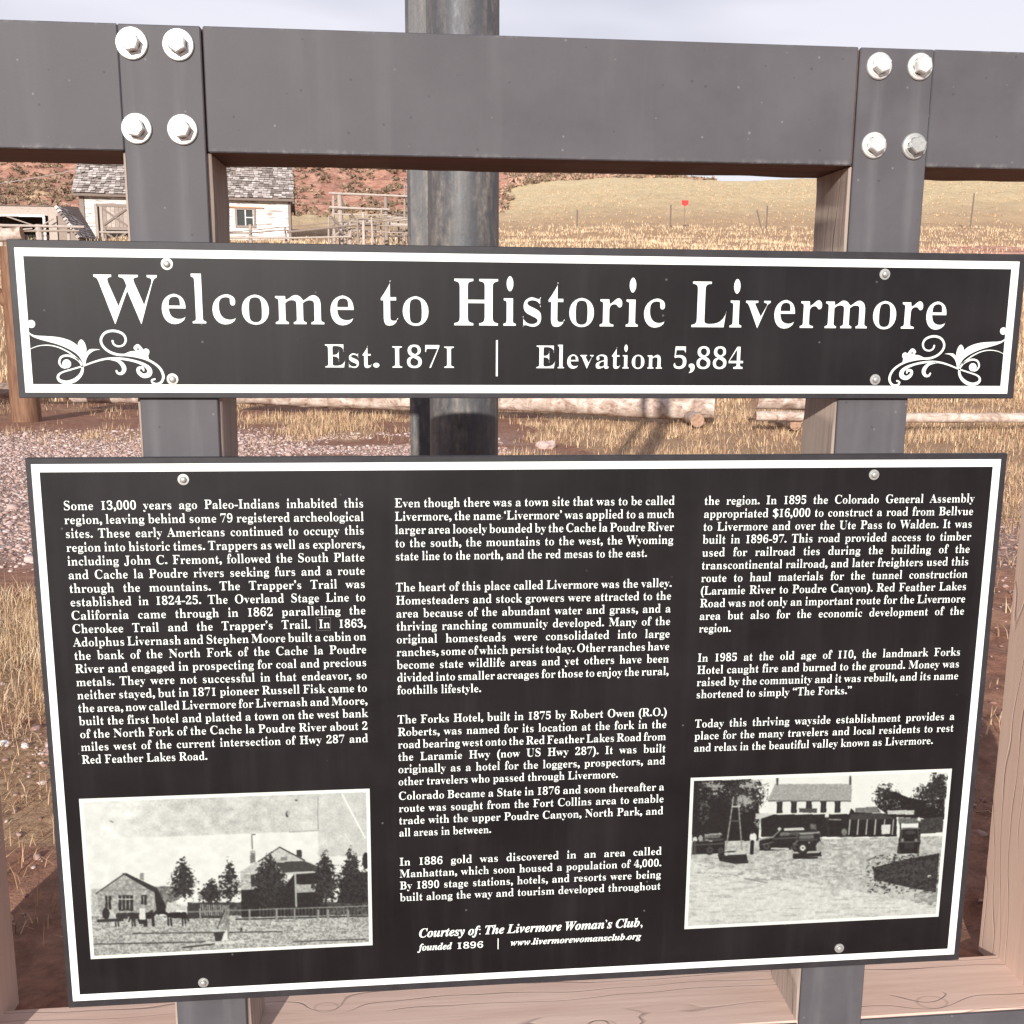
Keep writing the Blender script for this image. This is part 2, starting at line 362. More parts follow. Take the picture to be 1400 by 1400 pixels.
def grass_mask(x, y):
    n = fbm(x*1.1, y*1.1, 51)
    g1 = sstep(y, 2.95, 3.3)*(1-sstep(y, 4.35, 4.8))*(1-sstep(x, -.9, 0))
    g2 = sstep(y, 9.3, 11.8)*sstep(n, .38, .58)*(.45+.55*sstep(x, -3.4, -2.2))
    g3 = sstep(y, 2.2, 2.35)*(1-sstep(y, 2.9, 3.2))*(1-sstep(x, -.8, -.3))*.75
    g4 = sstep(x, -.5, .8)*sstep(y, 6.6, 8.2)*sstep(n, .40, .60)*.9
    g5 = sstep(x, 1.2, 2)*sstep(y, 5.2, 6.2)*.8
    return np.clip(np.maximum.reduce([g1, g2, g3, g4, g5, sstep(y, 14, 18)*.85]), 0, 1)

def m_ground():
    m, nt, b = mat('red_dirt_and_dry_grass', .92, .15)
    c = coords(nt)
    R1 = attr(nt, 'red').outputs['Fac']; GV = attr(nt, 'gravel').outputs['Fac']; GR = attr(nt, 'grass').outputs['Fac']; HI = attr(nt, 'hill').outputs['Fac']
    n0 = noise(nt, c, 3.2, 6, .6); n1 = noise(nt, c, 22, 6, .7); n2 = noise(nt, c, 120, 4, .7)
    dirt = ramp(nt, n1, [(.28, (.12, .054, .037)), (.55, (.29, .14, .092)), (.75, (.42, .225, .15))])
    dirt = mix(nt, ramp(nt, n0, [(.4, 0), (.7, .5)]), dirt, (.33, .20, .145))
    v = N(nt, 'ShaderNodeTexVoronoi'); v.inputs['Scale'].default_value = 46; nt.links.new(c, v.inputs['Vector'])
    v2 = N(nt, 'ShaderNodeTexVoronoi', feature='DISTANCE_TO_EDGE'); v2.inputs['Scale'].default_value = 46; nt.links.new(c, v2.inputs['Vector'])
    sepc = N(nt, 'ShaderNodeSeparateColor'); nt.links.new(v.outputs['Color'], sepc.inputs[0])
    peb = ramp(nt, sepc.outputs[0], [(0, (.26, .16, .125)), (.35, (.42, .29, .24)), (.7, (.50, .38, .33)), (1, (.58, .47, .42))])
    peb = mix(nt, ramp(nt, v2.outputs['Distance'], [(0, .75), (.09, 0)]), peb, (.13, .075, .055))
    col = mix(nt, math_(nt, 'MULTIPLY', GV, .9), dirt, peb)
    mpg = coords(nt, (1, 1, .3)); ng = noise(nt, mpg, 38, 6, .75)
    gras = ramp(nt, ng, [(.3, (.19, .10, .06)), (.5, (.38, .235, .14)), (.7, (.54, .38, .24))])
    nf = noise(nt, c, .28, 6, .62); nf2 = noise(nt, coords(nt, (1, .35, 1)), 1.9, 6, .75)
    hillg = ramp(nt, nf2, [(.30, (.54, .395, .215)), (.47, (.74, .57, .335)), (.68, (.87, .71, .46))])
    hillg = mix(nt, ramp(nt, nf, [(.42, 0), (.66, .55)]), hillg, (.64, .52, .32))
    gras = mix(nt, HI, gras, hillg)
    col = mix(nt, ramp(nt, math_(nt, 'ADD', GR, math_(nt, 'MULTIPLY', math_(nt, 'SUBTRACT', n0, .5), .8)), [(.35, 0), (.65, 1)]), col, gras)
    nr = noise(nt, coords(nt, (1, 1, 2.2)), .42, 8, .72, .4)
    rock = ramp(nt, nr, [(.28, (.20, .08, .06)), (.43, (.46, .21, .15)), (.58, (.66, .36, .26)), (.75, (.74, .53, .38))])
    nr2 = noise(nt, coords(nt, (1, 1, 3)), 1.5, 6, .75)
    rock = mix(nt, ramp(nt, nr2, [(.47, 0), (.60, .75)]), rock, (.27, .165, .115))
    col = mix(nt, ramp(nt, math_(nt, 'ADD', R1, math_(nt, 'MULTIPLY', math_(nt, 'SUBTRACT', nf, .5), .9)), [(.30, 0), (.55, 1)]), col, rock)
    nt.links.new(col, b.inputs['Base Color'])
    bp = N(nt, 'ShaderNodeBump'); bp.inputs['Strength'].default_value = .6; bp.inputs['Distance'].default_value = .02
    hh = mix(nt, GV, n1, math_(nt, 'MULTIPLY', v2.outputs['Distance'], 3.)); nt.links.new(mix(nt, .3, hh, n2), bp.inputs['Height'])
    bp2 = N(nt, 'ShaderNodeBump'); bp2.inputs['Strength'].default_value = .8; bp2.inputs['Distance'].default_value = .5
    nt.links.new(math_(nt, 'MULTIPLY', mix(nt, R1, nf2, nr), HI), bp2.inputs['Height']); nt.links.new(bp.outputs[0], bp2.inputs['Normal'])
    nt.links.new(bp2.outputs[0], b.inputs['Normal']); return m
MG = m_ground()
build_terrain()

# ------------------------------------------------------------------ the timber and steel sign frame
Zr = lambda z: z + EYE
fr = empty('sign_frame', (.183, 1.57, 0), 'timber sign frame faced with charcoal steel plates and big galvanised bolts', 'sign frame')
FO = (.183, 1.57, 0)
def fbox(name, x0, x1, y0, y1, z0, z1, m, bev=.0015, parent=None, wob=0):
    k = M()
    if not wob: k.box(x0, x1, y0, y1, Zr(z0), Zr(z1), bev=bev)
    else:
        # a long timber with slightly waney long edges
        ax = 0 if x1-x0 > z1-z0 else 2; Ln = (x1-x0) if ax == 0 else (z1-z0); n = max(8, int(Ln/.018))
        prof = []
        a0, a1 = (z0, z1) if ax == 0 else (x0, x1); bv = .004
        ring = [(y0, a0+bv), (y0, a1-bv), (y0+bv, a1), (y1-bv, a1), (y1, a1-bv), (y1, a0+bv), (y1-bv, a0), (y0+bv, a0)]
        V = []
        for i in range(n+1):
            s = i/n*Ln
            for q, (py, pa) in enumerate(ring):
                j1 = (fbm(np.array([s*9.]), np.array([q//2*7.3]), 61+int(x0*50))[0]-.5)*wob; j2 = (fbm(np.array([s*22.]), np.array([q*3.1]), 71)[0]-.5)*wob*.6
                yy = py + (j1+j2 if py > (y0+y1)/2 else 0); aa = pa + (j1-j2)*(1 if py > (y0+y1)/2 else .35)
                V.append((x0+s, yy, Zr(aa)) if ax == 0 else (aa, yy, Zr(z0+s)))
        F = []
        for i in range(n):
            for q in range(8):
                f = (i*8+q, i*8+(q+1) % 8, (i+1)*8+(q+1) % 8, (i+1)*8+q); F.append(f if ax == 0 else f[::-1])
        F += [tuple(reversed(range(8))), tuple(n*8+q for q in range(8))] if ax == 0 else [tuple(range(8)), tuple(n*8+7-q for q in range(8))]
        k.add(V, F)
    return k.build(name, m, parent or fr, org=FO, auto=(40 if wob else None))
TZ, BZ, SZ = .3883, .2266, -1.1715
fbox('top_beam', -1.6, 2.05, 1.508, 1.642, BZ+.001, TZ-.001, MT_BEAM, wob=.004)
fbox('upright_post', -.3905, -.2728, 1.5062, 1.633, SZ+.001, BZ-.001, MT_POST, wob=.006)
fbox('upright_post', .6378, .7535, 1.5062, 1.633, SZ+.001, BZ-.001, MT_POST, wob=.008)
fbox('sill_beam', -1.6, 2.05, 1.5062, 1.658, SZ-.16, SZ, MT_SILL, wob=.0007)
fbox('side_post', 1.085, 1.31, 1.46, 1.717, -1.4, BZ-.002, MT_SIDE, wob=.0012)
fbox('side_post', -.935, -.713, 1.46, 1.717, -1.4, BZ-.002, MT_SIDE, wob=.0012)
for x0, x1 in ((-1.6, -.3864), (-.2752, .6376), (.7506, 2.05)): fbox('beam_plate', x0, x1, 1.500, 1.506, BZ, TZ, MS)
for x0, x1 in ((-.3856, -.2779), (.6402, .7496)): fbox('upright_plate', x0, x1, 1.4988, 1.506, -1.40, TZ-.0006, MSU)
for x0, x1 in ((-1.6, -.3864), (-.2765, .6390), (.7506, 2.05)): fbox('sill_plate', x0, x1, 1.500, 1.506, -1.40, SZ-.0015, MS)
def hex_bolt(x, z, r, mz, ang):
    k = M(); y0 = 1.4938; P = []
    h = .0125
    def ring(rr, y, n=6, a0=0): return [(x+rr*math.cos(a0+2*math.pi*i/n), y, Zr(z)+rr*math.sin(a0+2*math.pi*i/n)) for i in range(n)]
    rings = [ring(.0128, y0, 6, ang), ring(.0128, y0-h*.86, 6, ang), ring(.0108, y0-h, 6, ang)]
    V = sum(rings, []); F = [(i*6+q, i*6+(q+1) % 6, (i+1)*6+(q+1) % 6, (i+1)*6+q) for i in range(2) for q in range(6)]
    F.append(tuple(12+q for q in range(6))); k.add(V, F)
    # raised grade mark on the head
    for q in range(3):
        a = ang+q*2.1+.4; cx, cz = x+.006*math.cos(a), Zr(z)+.006*math.sin(a)
        k.box(cx-.0022, cx+.0022, y0-h-.0005, y0-h+.0002, cz-.0006, cz+.0006, rot=Matrix.Rotation(-a, 3, 'Y'))
    b = k.build('bolt', mz, fr, org=FO)
    k = M(); n = 40
    R_ = [(r, 1.4987), (r, 1.4962), (r-.0012, 1.4948), (.0150, 1.4944), (.0145, 1.4938), (.012, 1.4936)]
    V = [(x+rr*math.cos(2*math.pi*i/n), y, Zr(z)+rr*math.sin(2*math.pi*i/n)) for rr, y in R_ for i in range(n)]
    F = [(i*n+q, i*n+(q+1) % n, (i+1)*n+(q+1) % n, (i+1)*n+q) for i in range(len(R_)-1) for q in range(n)]
    k.add(V, F); wv = k.build('washer', mz, b, org=FO, auto=35)
for i, (x, z, r, mz) in enumerate([(-.3678, .3627, .0208, MZ), (-.3074, .3627, .0205, MZ), (-.3678, .2546, .0200, MZ), (-.3074, .2546, .0200, MZ),
                               (.6683, .3627, .0186, MZ), (.7290, .3635, .0186, MZ), (.6683, .2546, .0184, MZ), (.7290, .2546, .0186, MZD)]):
    hex_bolt(x, z, r, mz, (.2, .5, .9, .1, .35, .75, .5, .3)[i])

# ------------------------------------------------------------------ lettering
# letter outlines: style (0 upright, 1 italic), character code, advance, then the contours as x, y, x, y ...
GLYPH_OUTLINES = [
(0,65,650,(-13,0,-13,27,14,32,35,45,54,71,73,111,307,694,334,693,572,129,594,83,612,51,633,33,660,27,660,0,341,0,341,27,376,30,402,37,417,50,422,68,418,88,406,121,376,197,154,197,117,105,113,88,111,72,116,52,129,38,152,30,184,27,190,27,190,0),(169,239,360,239,263,475)),
(0,66,659,(24,0,24,26,67,33,93,48,107,77,111,122,111,549,109,587,103,614,92,633,76,645,53,651,23,653,23,678,328,678,408,674,474,661,525,639,561,609,583,570,590,522,585,484,572,450,549,422,518,399,477,381,427,368,487,353,536,332,574,307,601,275,618,238,623,196,619,152,605,113,583,80,553,52,514,29,468,13,414,3,354,0),(271,375,280,375,317,377,348,383,373,392,392,406,406,424,416,448,422,478,424,514,418,573,401,614,387,628,370,638,348,644,322,646,294,643,280,633,273,613,271,582),(330,36,360,38,385,45,406,57,422,73,441,121,448,191,446,230,439,262,428,289,413,309,392,324,365,335,333,342,294,344,271,344,271,97,274,68,284,50,301,39)),
(0,67,697,(382,-16,333,-13,288,-5,245,10,205,30,168,54,135,84,107,117,83,156,64,197,50,242,42,289,39,340,42,390,50,437,64,481,84,523,108,560,137,594,169,623,207,648,247,667,291,682,337,690,386,693,460,684,547,655,562,650,577,648,594,651,607,659,617,673,624,693,650,693,650,459,625,459,606,503,584,542,559,577,531,606,499,630,466,647,432,657,395,660,340,651,294,624,259,579,234,516,219,436,214,337,220,245,236,169,264,111,303,69,353,43,414,35,474,43,533,67,589,105,638,158,666,132,630,87,589,50,544,21,494,0,440,-12)),
(0,68,738,(30,0,30,26,69,32,94,44,106,69,110,111,110,557,105,606,91,635,64,648,22,653,22,678,330,678,415,673,488,656,551,628,604,590,644,541,674,483,691,416,697,339,687,235,657,151,608,85,538,38,449,9,340,0),(331,36,377,41,416,55,449,78,476,112,496,154,510,207,519,269,522,341,517,434,501,510,475,569,438,611,390,637,332,645,301,641,282,631,274,609,271,573,271,107,274,72,282,51,300,40)),
(0,69,658,(21,0,21,25,66,30,93,44,107,72,112,116,112,549,107,603,93,634,66,648,24,653,24,678,594,678,594,476,571,476,562,519,549,555,530,583,507,605,477,621,440,632,396,639,345,641,298,638,285,632,277,621,273,603,272,578,272,366,288,366,319,368,346,375,368,385,386,401,412,446,429,514,453,514,453,176,428,176,420,230,407,270,386,299,359,318,322,328,276,331,272,331,272,100,276,70,286,52,307,44,343,41,410,45,467,58,513,79,552,112,585,156,612,213,640,213,599,0)),
(0,70,602,(23,0,23,26,66,34,93,50,107,79,111,125,111,558,106,603,92,630,64,645,21,653,21,678,586,678,586,476,562,476,549,532,529,574,501,605,462,626,409,638,342,642,298,640,285,635,277,627,272,614,271,593,271,368,283,368,314,370,341,377,363,387,381,403,396,423,408,448,417,479,423,516,450,516,450,176,424,176,418,217,409,251,397,278,382,299,364,314,341,324,313,331,281,333,271,333,271,120,273,88,280,64,292,46,312,35,342,29,382,26,382,0)),
(0,71,756,(399,-15,347,-12,298,-4,252,10,211,29,173,53,139,82,110,115,86,153,66,195,52,240,44,289,41,341,44,391,52,439,66,483,86,524,110,561,138,595,171,623,208,648,248,668,290,682,335,690,383,693,464,684,550,656,564,651,577,649,592,652,604,660,614,673,624,693,651,693,651,458,625,458,600,515,569,564,532,604,490,635,445,654,398,660,343,651,297,624,262,580,237,517,222,437,217,339,220,265,230,201,246,146,268,101,296,65,329,39,367,24,410,19,458,24,489,41,505,68,510,106,510,190,505,229,490,254,460,266,410,271,410,295,745,295,745,271,704,266,680,254,668,230,664,191,664,43,598,18,532,-1,466,-11)),
(0,72,779,(23,0,23,26,66,32,93,47,107,75,111,120,111,564,106,605,93,631,66,646,24,653,24,678,360,678,360,653,328,649,304,643,288,633,278,618,273,596,271,564,271,373,509,373,509,564,507,596,502,618,493,633,477,643,453,649,420,653,420,678,755,678,755,653,712,646,686,632,673,606,669,564,669,120,673,77,687,49,712,33,755,26,755,0,420,0,420,26,463,32,490,46,504,73,509,120,509,329,271,329,271,120,276,75,289,47,316,32,360,26,360,0)),
(0,73,388,(20,0,20,26,63,34,91,48,107,73,112,112,112,576,107,614,94,637,67,648,20,653,20,678,364,678,364,653,319,648,292,637,277,614,272,576,272,115,274,87,279,66,289,50,307,39,332,31,366,26,366,0)),
(0,74,492,(162,-97,117,-93,77,-80,43,-60,17,-33,1,-1,-5,34,0,66,16,91,39,106,66,111,95,106,118,92,133,70,138,41,135,19,126,-2,114,-29,117,-43,125,-52,138,-58,156,-60,187,-54,207,-37,217,-8,220,32,220,546,218,582,212,609,200,628,182,641,155,648,118,653,118,678,468,678,468,653,436,649,412,642,396,630,387,612,382,584,380,546,380,132,374,62,356,5,326,-40,283,-72,229,-91)),
(0,76,635,(23,0,23,26,66,32,93,47,107,75,111,120,111,564,106,606,93,633,66,647,24,653,24,678,372,678,372,653,337,651,310,646,291,636,280,620,273,597,271,564,271,123,272,92,276,70,284,55,298,47,318,42,348,41,414,45,469,59,513,83,551,119,582,167,609,230,636,230,598,0)),
(0,75,760,(24,0,24,26,68,32,94,47,108,75,112,120,112,564,107,605,94,632,67,647,25,653,25,678,361,678,361,653,329,649,305,643,289,633,279,618,274,596,272,564,272,348,478,556,509,593,519,623,514,636,498,646,471,651,433,653,433,678,723,678,723,653,710,653,665,646,618,624,567,588,513,537,403,424,690,69,708,50,725,37,746,29,773,26,773,0,418,0,418,26,456,27,479,31,493,40,497,51,491,70,471,98,297,318,272,295,272,120,277,75,290,47,317,32,361,26,361,0)),
(0,77,944,(21,0,21,26,64,32,92,47,107,74,112,118,112,569,110,598,105,619,95,634,79,644,55,650,22,653,22,678,275,678,472,212,669,678,919,678,919,653,878,645,853,630,839,604,834,563,834,127,836,90,841,64,851,45,866,35,888,29,918,26,918,0,589,0,589,26,621,30,644,37,660,48,670,66,675,90,677,124,677,594,429,0,402,0,157,579,157,119,162,72,178,44,207,31,252,26,252,0)),
(0,78,735,(600,-16,159,521,159,117,163,73,177,46,203,32,248,26,248,0,27,0,27,26,58,29,81,35,96,45,106,62,111,85,113,117,113,578,73,626,54,645,27,653,27,678,233,678,582,251,582,562,580,594,575,617,565,632,549,643,526,649,493,653,493,678,714,678,714,653,671,647,645,633,632,605,628,561,628,-16)),
(0,79,782,(388,-16,317,-9,251,11,192,43,141,86,98,138,67,199,48,267,41,339,48,411,67,479,99,539,141,592,193,635,254,667,321,687,395,694,466,687,532,668,591,636,642,594,684,542,716,481,735,413,742,339,735,267,716,199,684,138,641,86,589,43,529,11,461,-9),(394,18,446,27,489,54,522,98,546,161,560,241,565,339,562,413,553,478,538,533,518,579,492,614,461,640,426,655,387,660,335,651,292,624,259,580,235,517,221,437,216,339,219,265,228,201,243,146,264,100,290,64,321,39,355,23)),
(0,80,622,(23,0,23,26,66,32,93,47,107,75,111,120,111,564,106,605,93,631,66,646,24,653,24,678,318,678,428,672,500,655,546,628,580,592,602,547,609,494,605,454,593,417,574,385,546,358,511,335,468,319,418,309,360,306,271,306,271,120,276,75,289,47,316,32,360,26,360,0),(271,342,300,342,334,344,363,351,387,361,405,376,418,396,427,422,433,453,435,490,429,558,410,605,394,621,375,633,351,640,322,642,297,639,282,631,274,616,271,593)),
(0,82,704,(23,0,23,26,66,32,93,47,107,75,111,120,111,564,106,605,93,631,66,646,24,653,24,678,323,678,393,675,454,667,505,653,547,634,579,609,603,578,616,541,621,498,617,459,604,425,583,395,553,370,515,349,469,333,643,75,674,38,690,29,712,26,715,26,715,0,504,0,300,316,271,316,271,120,276,75,289,47,316,32,360,26,360,0),(271,348,303,348,339,350,370,357,396,369,417,385,432,405,443,432,450,463,452,500,449,543,439,579,423,607,400,626,370,638,334,642,301,639,282,629,274,609,271,574)),
(0,83,581,(64,-16,64,235,93,235,107,184,123,140,143,104,166,74,192,51,222,35,256,25,293,22,320,24,344,30,365,40,383,54,397,70,407,89,413,110,415,133,410,164,395,192,370,217,335,238,242,284,167,329,115,376,97,402,84,430,77,461,74,494,81,551,100,600,131,639,172,669,220,688,275,694,307,692,342,687,420,667,434,664,446,662,458,664,467,670,473,680,477,694,505,694,505,475,480,475,462,528,437,573,406,610,370,639,330,656,289,662,243,655,208,635,185,604,178,566,185,530,204,501,236,476,281,451,377,406,431,377,473,347,502,315,521,280,532,242,535,198,527,138,505,86,468,43,418,12,357,-8,286,-15,236,-12,187,1,147,14,126,18,112,16,103,11,97,0,91,-16)),
(0,84,630,(137,0,137,26,183,31,212,46,227,75,232,120,232,645,222,645,185,642,151,634,122,620,97,601,76,576,61,546,49,512,43,473,16,473,16,678,611,678,611,472,586,472,576,525,558,568,531,602,496,626,452,640,400,645,392,645,392,120,397,73,412,45,440,31,488,26,488,0)),
(0,85,733,(369,-19,305,-15,250,-4,205,16,170,43,143,77,124,120,113,172,109,231,109,564,104,605,91,631,64,646,22,653,22,678,358,678,358,653,325,649,302,643,285,633,275,618,271,596,269,564,269,208,271,167,277,131,288,101,303,77,322,57,346,44,375,36,409,33,462,39,506,56,540,84,565,124,579,175,584,237,584,563,579,604,565,631,537,645,489,653,489,678,706,678,706,653,668,644,645,628,633,602,629,563,629,270,625,198,613,137,593,87,566,48,529,19,485,-2,431,-15)),
(0,87,910,(254,-16,48,585,36,615,23,636,4,648,-23,653,-23,678,269,678,269,653,242,650,223,643,213,631,209,611,212,587,220,555,332,228,448,525,426,594,414,623,398,640,375,648,341,653,341,678,654,678,654,653,624,651,602,643,589,631,585,613,594,575,706,247,805,550,814,582,817,605,813,627,801,641,780,649,749,653,749,678,929,678,929,653,904,644,885,627,870,601,856,565,664,-16,637,-16,470,460,283,-16)),
(0,86,637,(316,-19,66,567,50,600,34,626,12,644,-21,653,-21,678,314,678,314,653,274,651,248,644,232,630,227,610,230,591,240,563,385,213,518,562,525,587,528,609,523,630,509,643,483,650,445,653,445,678,658,678,658,653,630,649,608,637,589,612,569,570,342,-19)),
(0,89,634,(151,0,151,26,195,32,221,47,235,75,239,120,239,266,69,576,44,617,21,639,1,648,-20,652,-20,678,308,678,308,652,291,652,267,650,248,644,236,633,232,620,235,604,244,583,370,336,496,545,513,580,519,607,514,627,500,641,477,649,444,652,439,652,439,678,654,678,654,652,630,646,609,632,590,611,570,583,399,303,399,120,404,75,417,47,444,32,488,26,488,0)),
(0,97,512,(379,-15,346,-11,321,2,305,23,298,52,263,24,225,3,185,-9,142,-13,96,-6,60,17,38,51,30,94,34,126,46,154,66,180,95,203,177,244,296,283,296,359,292,395,278,421,255,435,220,440,192,438,171,432,159,422,155,408,169,382,180,363,183,344,178,320,164,301,142,288,115,284,87,289,67,303,53,324,49,352,55,385,73,415,103,439,141,458,188,470,241,474,291,472,332,464,366,452,392,435,411,413,425,385,433,352,436,313,436,93,439,59,444,53,453,51,464,54,477,62,490,41,465,17,438,-1,409,-12),(225,50,241,53,259,61,278,75,296,94,296,252,244,234,206,206,184,170,176,125,179,92,188,69,204,55)),
(0,98,537,(64,-17,64,578,62,616,55,638,39,649,12,654,12,678,206,678,206,415,232,441,261,459,294,470,329,474,379,467,423,445,459,411,486,365,503,310,509,247,502,175,481,112,447,59,402,19,375,4,347,-7,318,-13,286,-15,253,-11,220,-1,188,17,156,42,79,-17),(272,21,296,24,317,34,333,50,345,73,360,141,365,238,360,318,344,374,332,393,316,406,297,414,274,417,252,413,231,402,215,383,206,360,206,102,210,67,223,41,243,26)),
(0,99,437,(232,-15,178,-7,129,16,88,53,56,101,36,159,29,223,37,292,60,353,95,403,143,442,198,467,260,475,294,473,324,467,350,458,373,444,390,427,403,409,410,388,413,365,409,340,397,321,377,308,352,304,326,308,307,321,296,343,292,373,293,389,294,404,291,421,284,433,270,440,252,442,226,437,205,424,188,401,176,370,169,329,167,279,169,228,176,183,188,145,204,114,224,89,248,71,274,61,304,57,330,60,356,70,380,85,404,107,424,90,384,44,339,11,288,-8)),
(0,100,551,(208,-15,159,-7,116,16,79,52,52,99,35,156,29,219,35,291,54,354,83,405,121,443,167,466,217,474,250,470,281,460,308,442,332,417,332,597,328,623,316,641,295,650,262,654,262,678,475,678,475,112,477,81,484,61,498,48,526,41,526,16,438,8,332,-15,332,58,309,26,280,3,247,-10),(255,42,278,47,301,62,320,84,332,113,332,360,324,383,307,402,285,414,259,418,237,415,219,406,205,392,194,372,180,313,175,228,179,146,193,87,204,67,218,53,235,45)),
(0,101,448,(229,-15,174,-7,126,16,86,52,55,102,36,163,29,234,36,300,56,358,88,406,130,443,179,466,234,474,275,470,311,460,343,442,371,417,393,386,408,349,418,306,421,258,421,247,174,247,178,191,189,145,206,109,230,83,260,68,297,63,326,67,353,79,378,100,402,128,424,108,384,54,339,16,287,-7),(173,286,300,286,300,320,297,375,288,413,280,425,269,435,256,440,240,442,211,433,190,407,177,364,173,303)),
(0,102,318,(22,0,22,24,44,27,59,33,68,41,74,52,77,72,78,109,78,412,24,412,24,462,78,462,78,526,81,563,90,596,105,625,126,649,152,668,183,681,219,689,259,692,315,685,357,664,372,649,383,632,390,614,392,595,388,567,375,546,356,533,334,529,310,533,291,544,279,560,275,582,278,603,287,626,292,635,294,644,288,656,268,660,243,655,229,640,222,615,220,581,220,462,303,462,303,412,220,412,220,97,224,60,235,38,258,28,297,24,297,0)),
(0,103,487,(217,-209,171,-207,132,-202,98,-193,71,-181,49,-166,34,-149,24,-131,21,-111,26,-88,41,-68,67,-52,102,-38,73,-21,52,-1,39,21,35,45,42,80,63,110,99,138,152,164,100,190,63,224,40,266,33,316,39,360,59,399,90,430,131,454,179,469,234,474,292,469,347,453,472,453,472,399,399,399,414,377,425,354,432,329,434,303,428,262,411,225,384,195,348,172,305,158,256,153,234,154,211,155,187,151,168,141,154,125,150,106,154,92,165,81,184,75,210,73,261,73,332,70,386,60,425,43,451,19,465,-14,470,-55,466,-89,454,-119,434,-146,406,-168,370,-186,326,-199,275,-206),(234,185,251,187,264,193,275,203,284,217,294,257,297,314,294,371,284,411,275,425,264,434,251,440,234,442,218,440,204,434,193,425,185,411,174,371,170,314,174,257,185,217,193,203,204,193,218,187),(239,-173,306,-168,354,-154,382,-131,392,-98,387,-76,371,-62,344,-54,305,-51,144,-51,118,-77,109,-108,117,-133,141,-154,181,-168)),
(0,104,567,(27,0,27,24,52,28,67,38,75,56,78,83,78,594,76,621,68,639,53,650,28,655,28,678,220,678,220,397,250,431,284,455,321,469,362,474,402,470,434,456,460,434,478,403,488,364,492,315,492,83,495,56,502,39,517,28,541,24,541,0,301,0,301,24,308,24,326,28,340,39,347,57,350,83,350,323,348,359,341,384,327,399,302,404,279,401,258,391,238,374,220,350,220,83,222,56,230,39,244,28,268,24,268,0)),
(0,105,295,(150,539,121,544,97,561,80,585,75,614,80,644,97,668,121,685,150,690,179,685,204,668,220,644,225,614,220,585,203,561,179,544),(27,0,27,24,52,29,68,38,75,55,78,83,78,375,76,406,70,424,55,433,30,437,31,462,221,462,221,83,223,56,230,39,244,29,268,24,268,0)),
(0,106,312,(158,541,129,546,105,562,88,587,83,616,89,646,105,670,129,687,158,692,188,687,212,670,229,646,234,616,229,587,212,563,188,547),(53,-209,17,-206,-16,-195,-44,-179,-65,-157,-79,-132,-83,-104,-79,-79,-67,-60,-47,-47,-22,-43,3,-47,22,-58,35,-76,39,-98,36,-114,28,-130,16,-153,24,-169,46,-174,73,-168,87,-149,93,-119,95,-80,95,372,92,404,83,424,65,434,33,438,33,462,237,462,237,-32,234,-73,225,-109,210,-140,189,-165,162,-184,130,-198,94,-206)),
(0,107,534,(26,0,26,24,52,29,68,39,75,56,78,83,78,592,76,621,70,640,56,649,30,654,31,678,220,678,220,251,338,369,357,393,363,414,360,424,350,431,334,436,311,437,306,437,306,462,514,462,514,437,486,433,459,423,433,408,409,387,331,311,515,51,536,31,560,24,560,0,314,0,314,24,323,24,337,25,348,30,354,37,356,47,353,59,345,73,242,219,220,200,220,83,222,56,230,39,244,29,268,24,268,0)),
(0,108,297,(27,0,27,24,52,29,68,38,75,55,78,83,78,592,76,620,70,639,56,650,30,654,30,678,221,678,221,83,223,56,230,39,244,29,268,24,268,0)),
(0,109,825,(27,0,27,24,52,28,67,38,75,56,78,83,78,377,76,404,68,423,53,434,28,438,28,462,218,462,218,394,248,429,280,454,315,469,353,474,399,469,435,453,461,426,477,389,508,426,542,453,580,469,622,474,661,470,693,456,718,434,736,403,746,364,750,315,750,83,752,56,760,39,774,28,798,24,798,0,562,0,562,24,586,28,600,39,608,57,610,83,610,323,608,359,601,384,587,399,562,404,541,401,520,391,501,375,483,353,483,83,485,57,493,39,507,28,530,24,530,0,297,0,297,24,321,28,335,39,343,57,345,83,345,323,343,358,336,384,322,399,297,404,274,401,254,391,235,374,218,350,218,83,220,57,227,40,241,29,264,24,264,0)),
(0,110,567,(27,0,27,24,52,28,67,38,75,56,78,83,78,377,76,404,68,423,53,434,28,438,28,462,220,462,220,398,250,431,283,455,321,469,362,474,402,470,434,456,460,434,478,403,488,364,492,315,492,83,495,56,502,39,517,28,541,24,541,0,301,0,301,24,308,24,326,28,340,39,347,57,350,83,350,323,348,359,341,384,327,399,302,404,279,401,258,391,238,374,220,350,220,83,222,56,230,39,244,28,268,24,268,0)),
(0,111,501,(251,-15,189,-7,135,17,90,55,56,105,35,163,28,229,35,296,56,356,90,405,135,443,189,466,250,474,311,466,365,443,410,406,444,357,465,298,472,229,465,161,444,102,410,53,366,16,312,-7),(251,17,270,20,287,27,300,40,311,58,319,84,324,121,327,229,323,339,309,403,299,421,286,435,270,442,251,445,231,442,214,434,201,421,191,403,178,338,174,230,178,122,183,84,191,58,202,40,215,27,232,20)),
(0,112,553,(26,-207,26,-184,46,-181,60,-175,69,-164,75,-150,78,-95,78,362,76,400,69,422,55,433,29,439,29,462,213,462,213,391,238,428,268,454,303,470,343,475,393,467,436,444,472,407,499,360,515,302,521,238,515,169,498,108,470,56,434,18,389,-7,338,-15,303,-11,272,1,244,20,220,48,220,-86,222,-121,226,-147,235,-165,249,-175,268,-181,294,-183,294,-207),(291,42,312,45,330,54,345,68,356,88,371,148,376,230,372,310,359,369,349,389,335,403,318,411,296,414,274,410,254,398,236,378,220,350,220,102,233,76,249,57,269,46)),
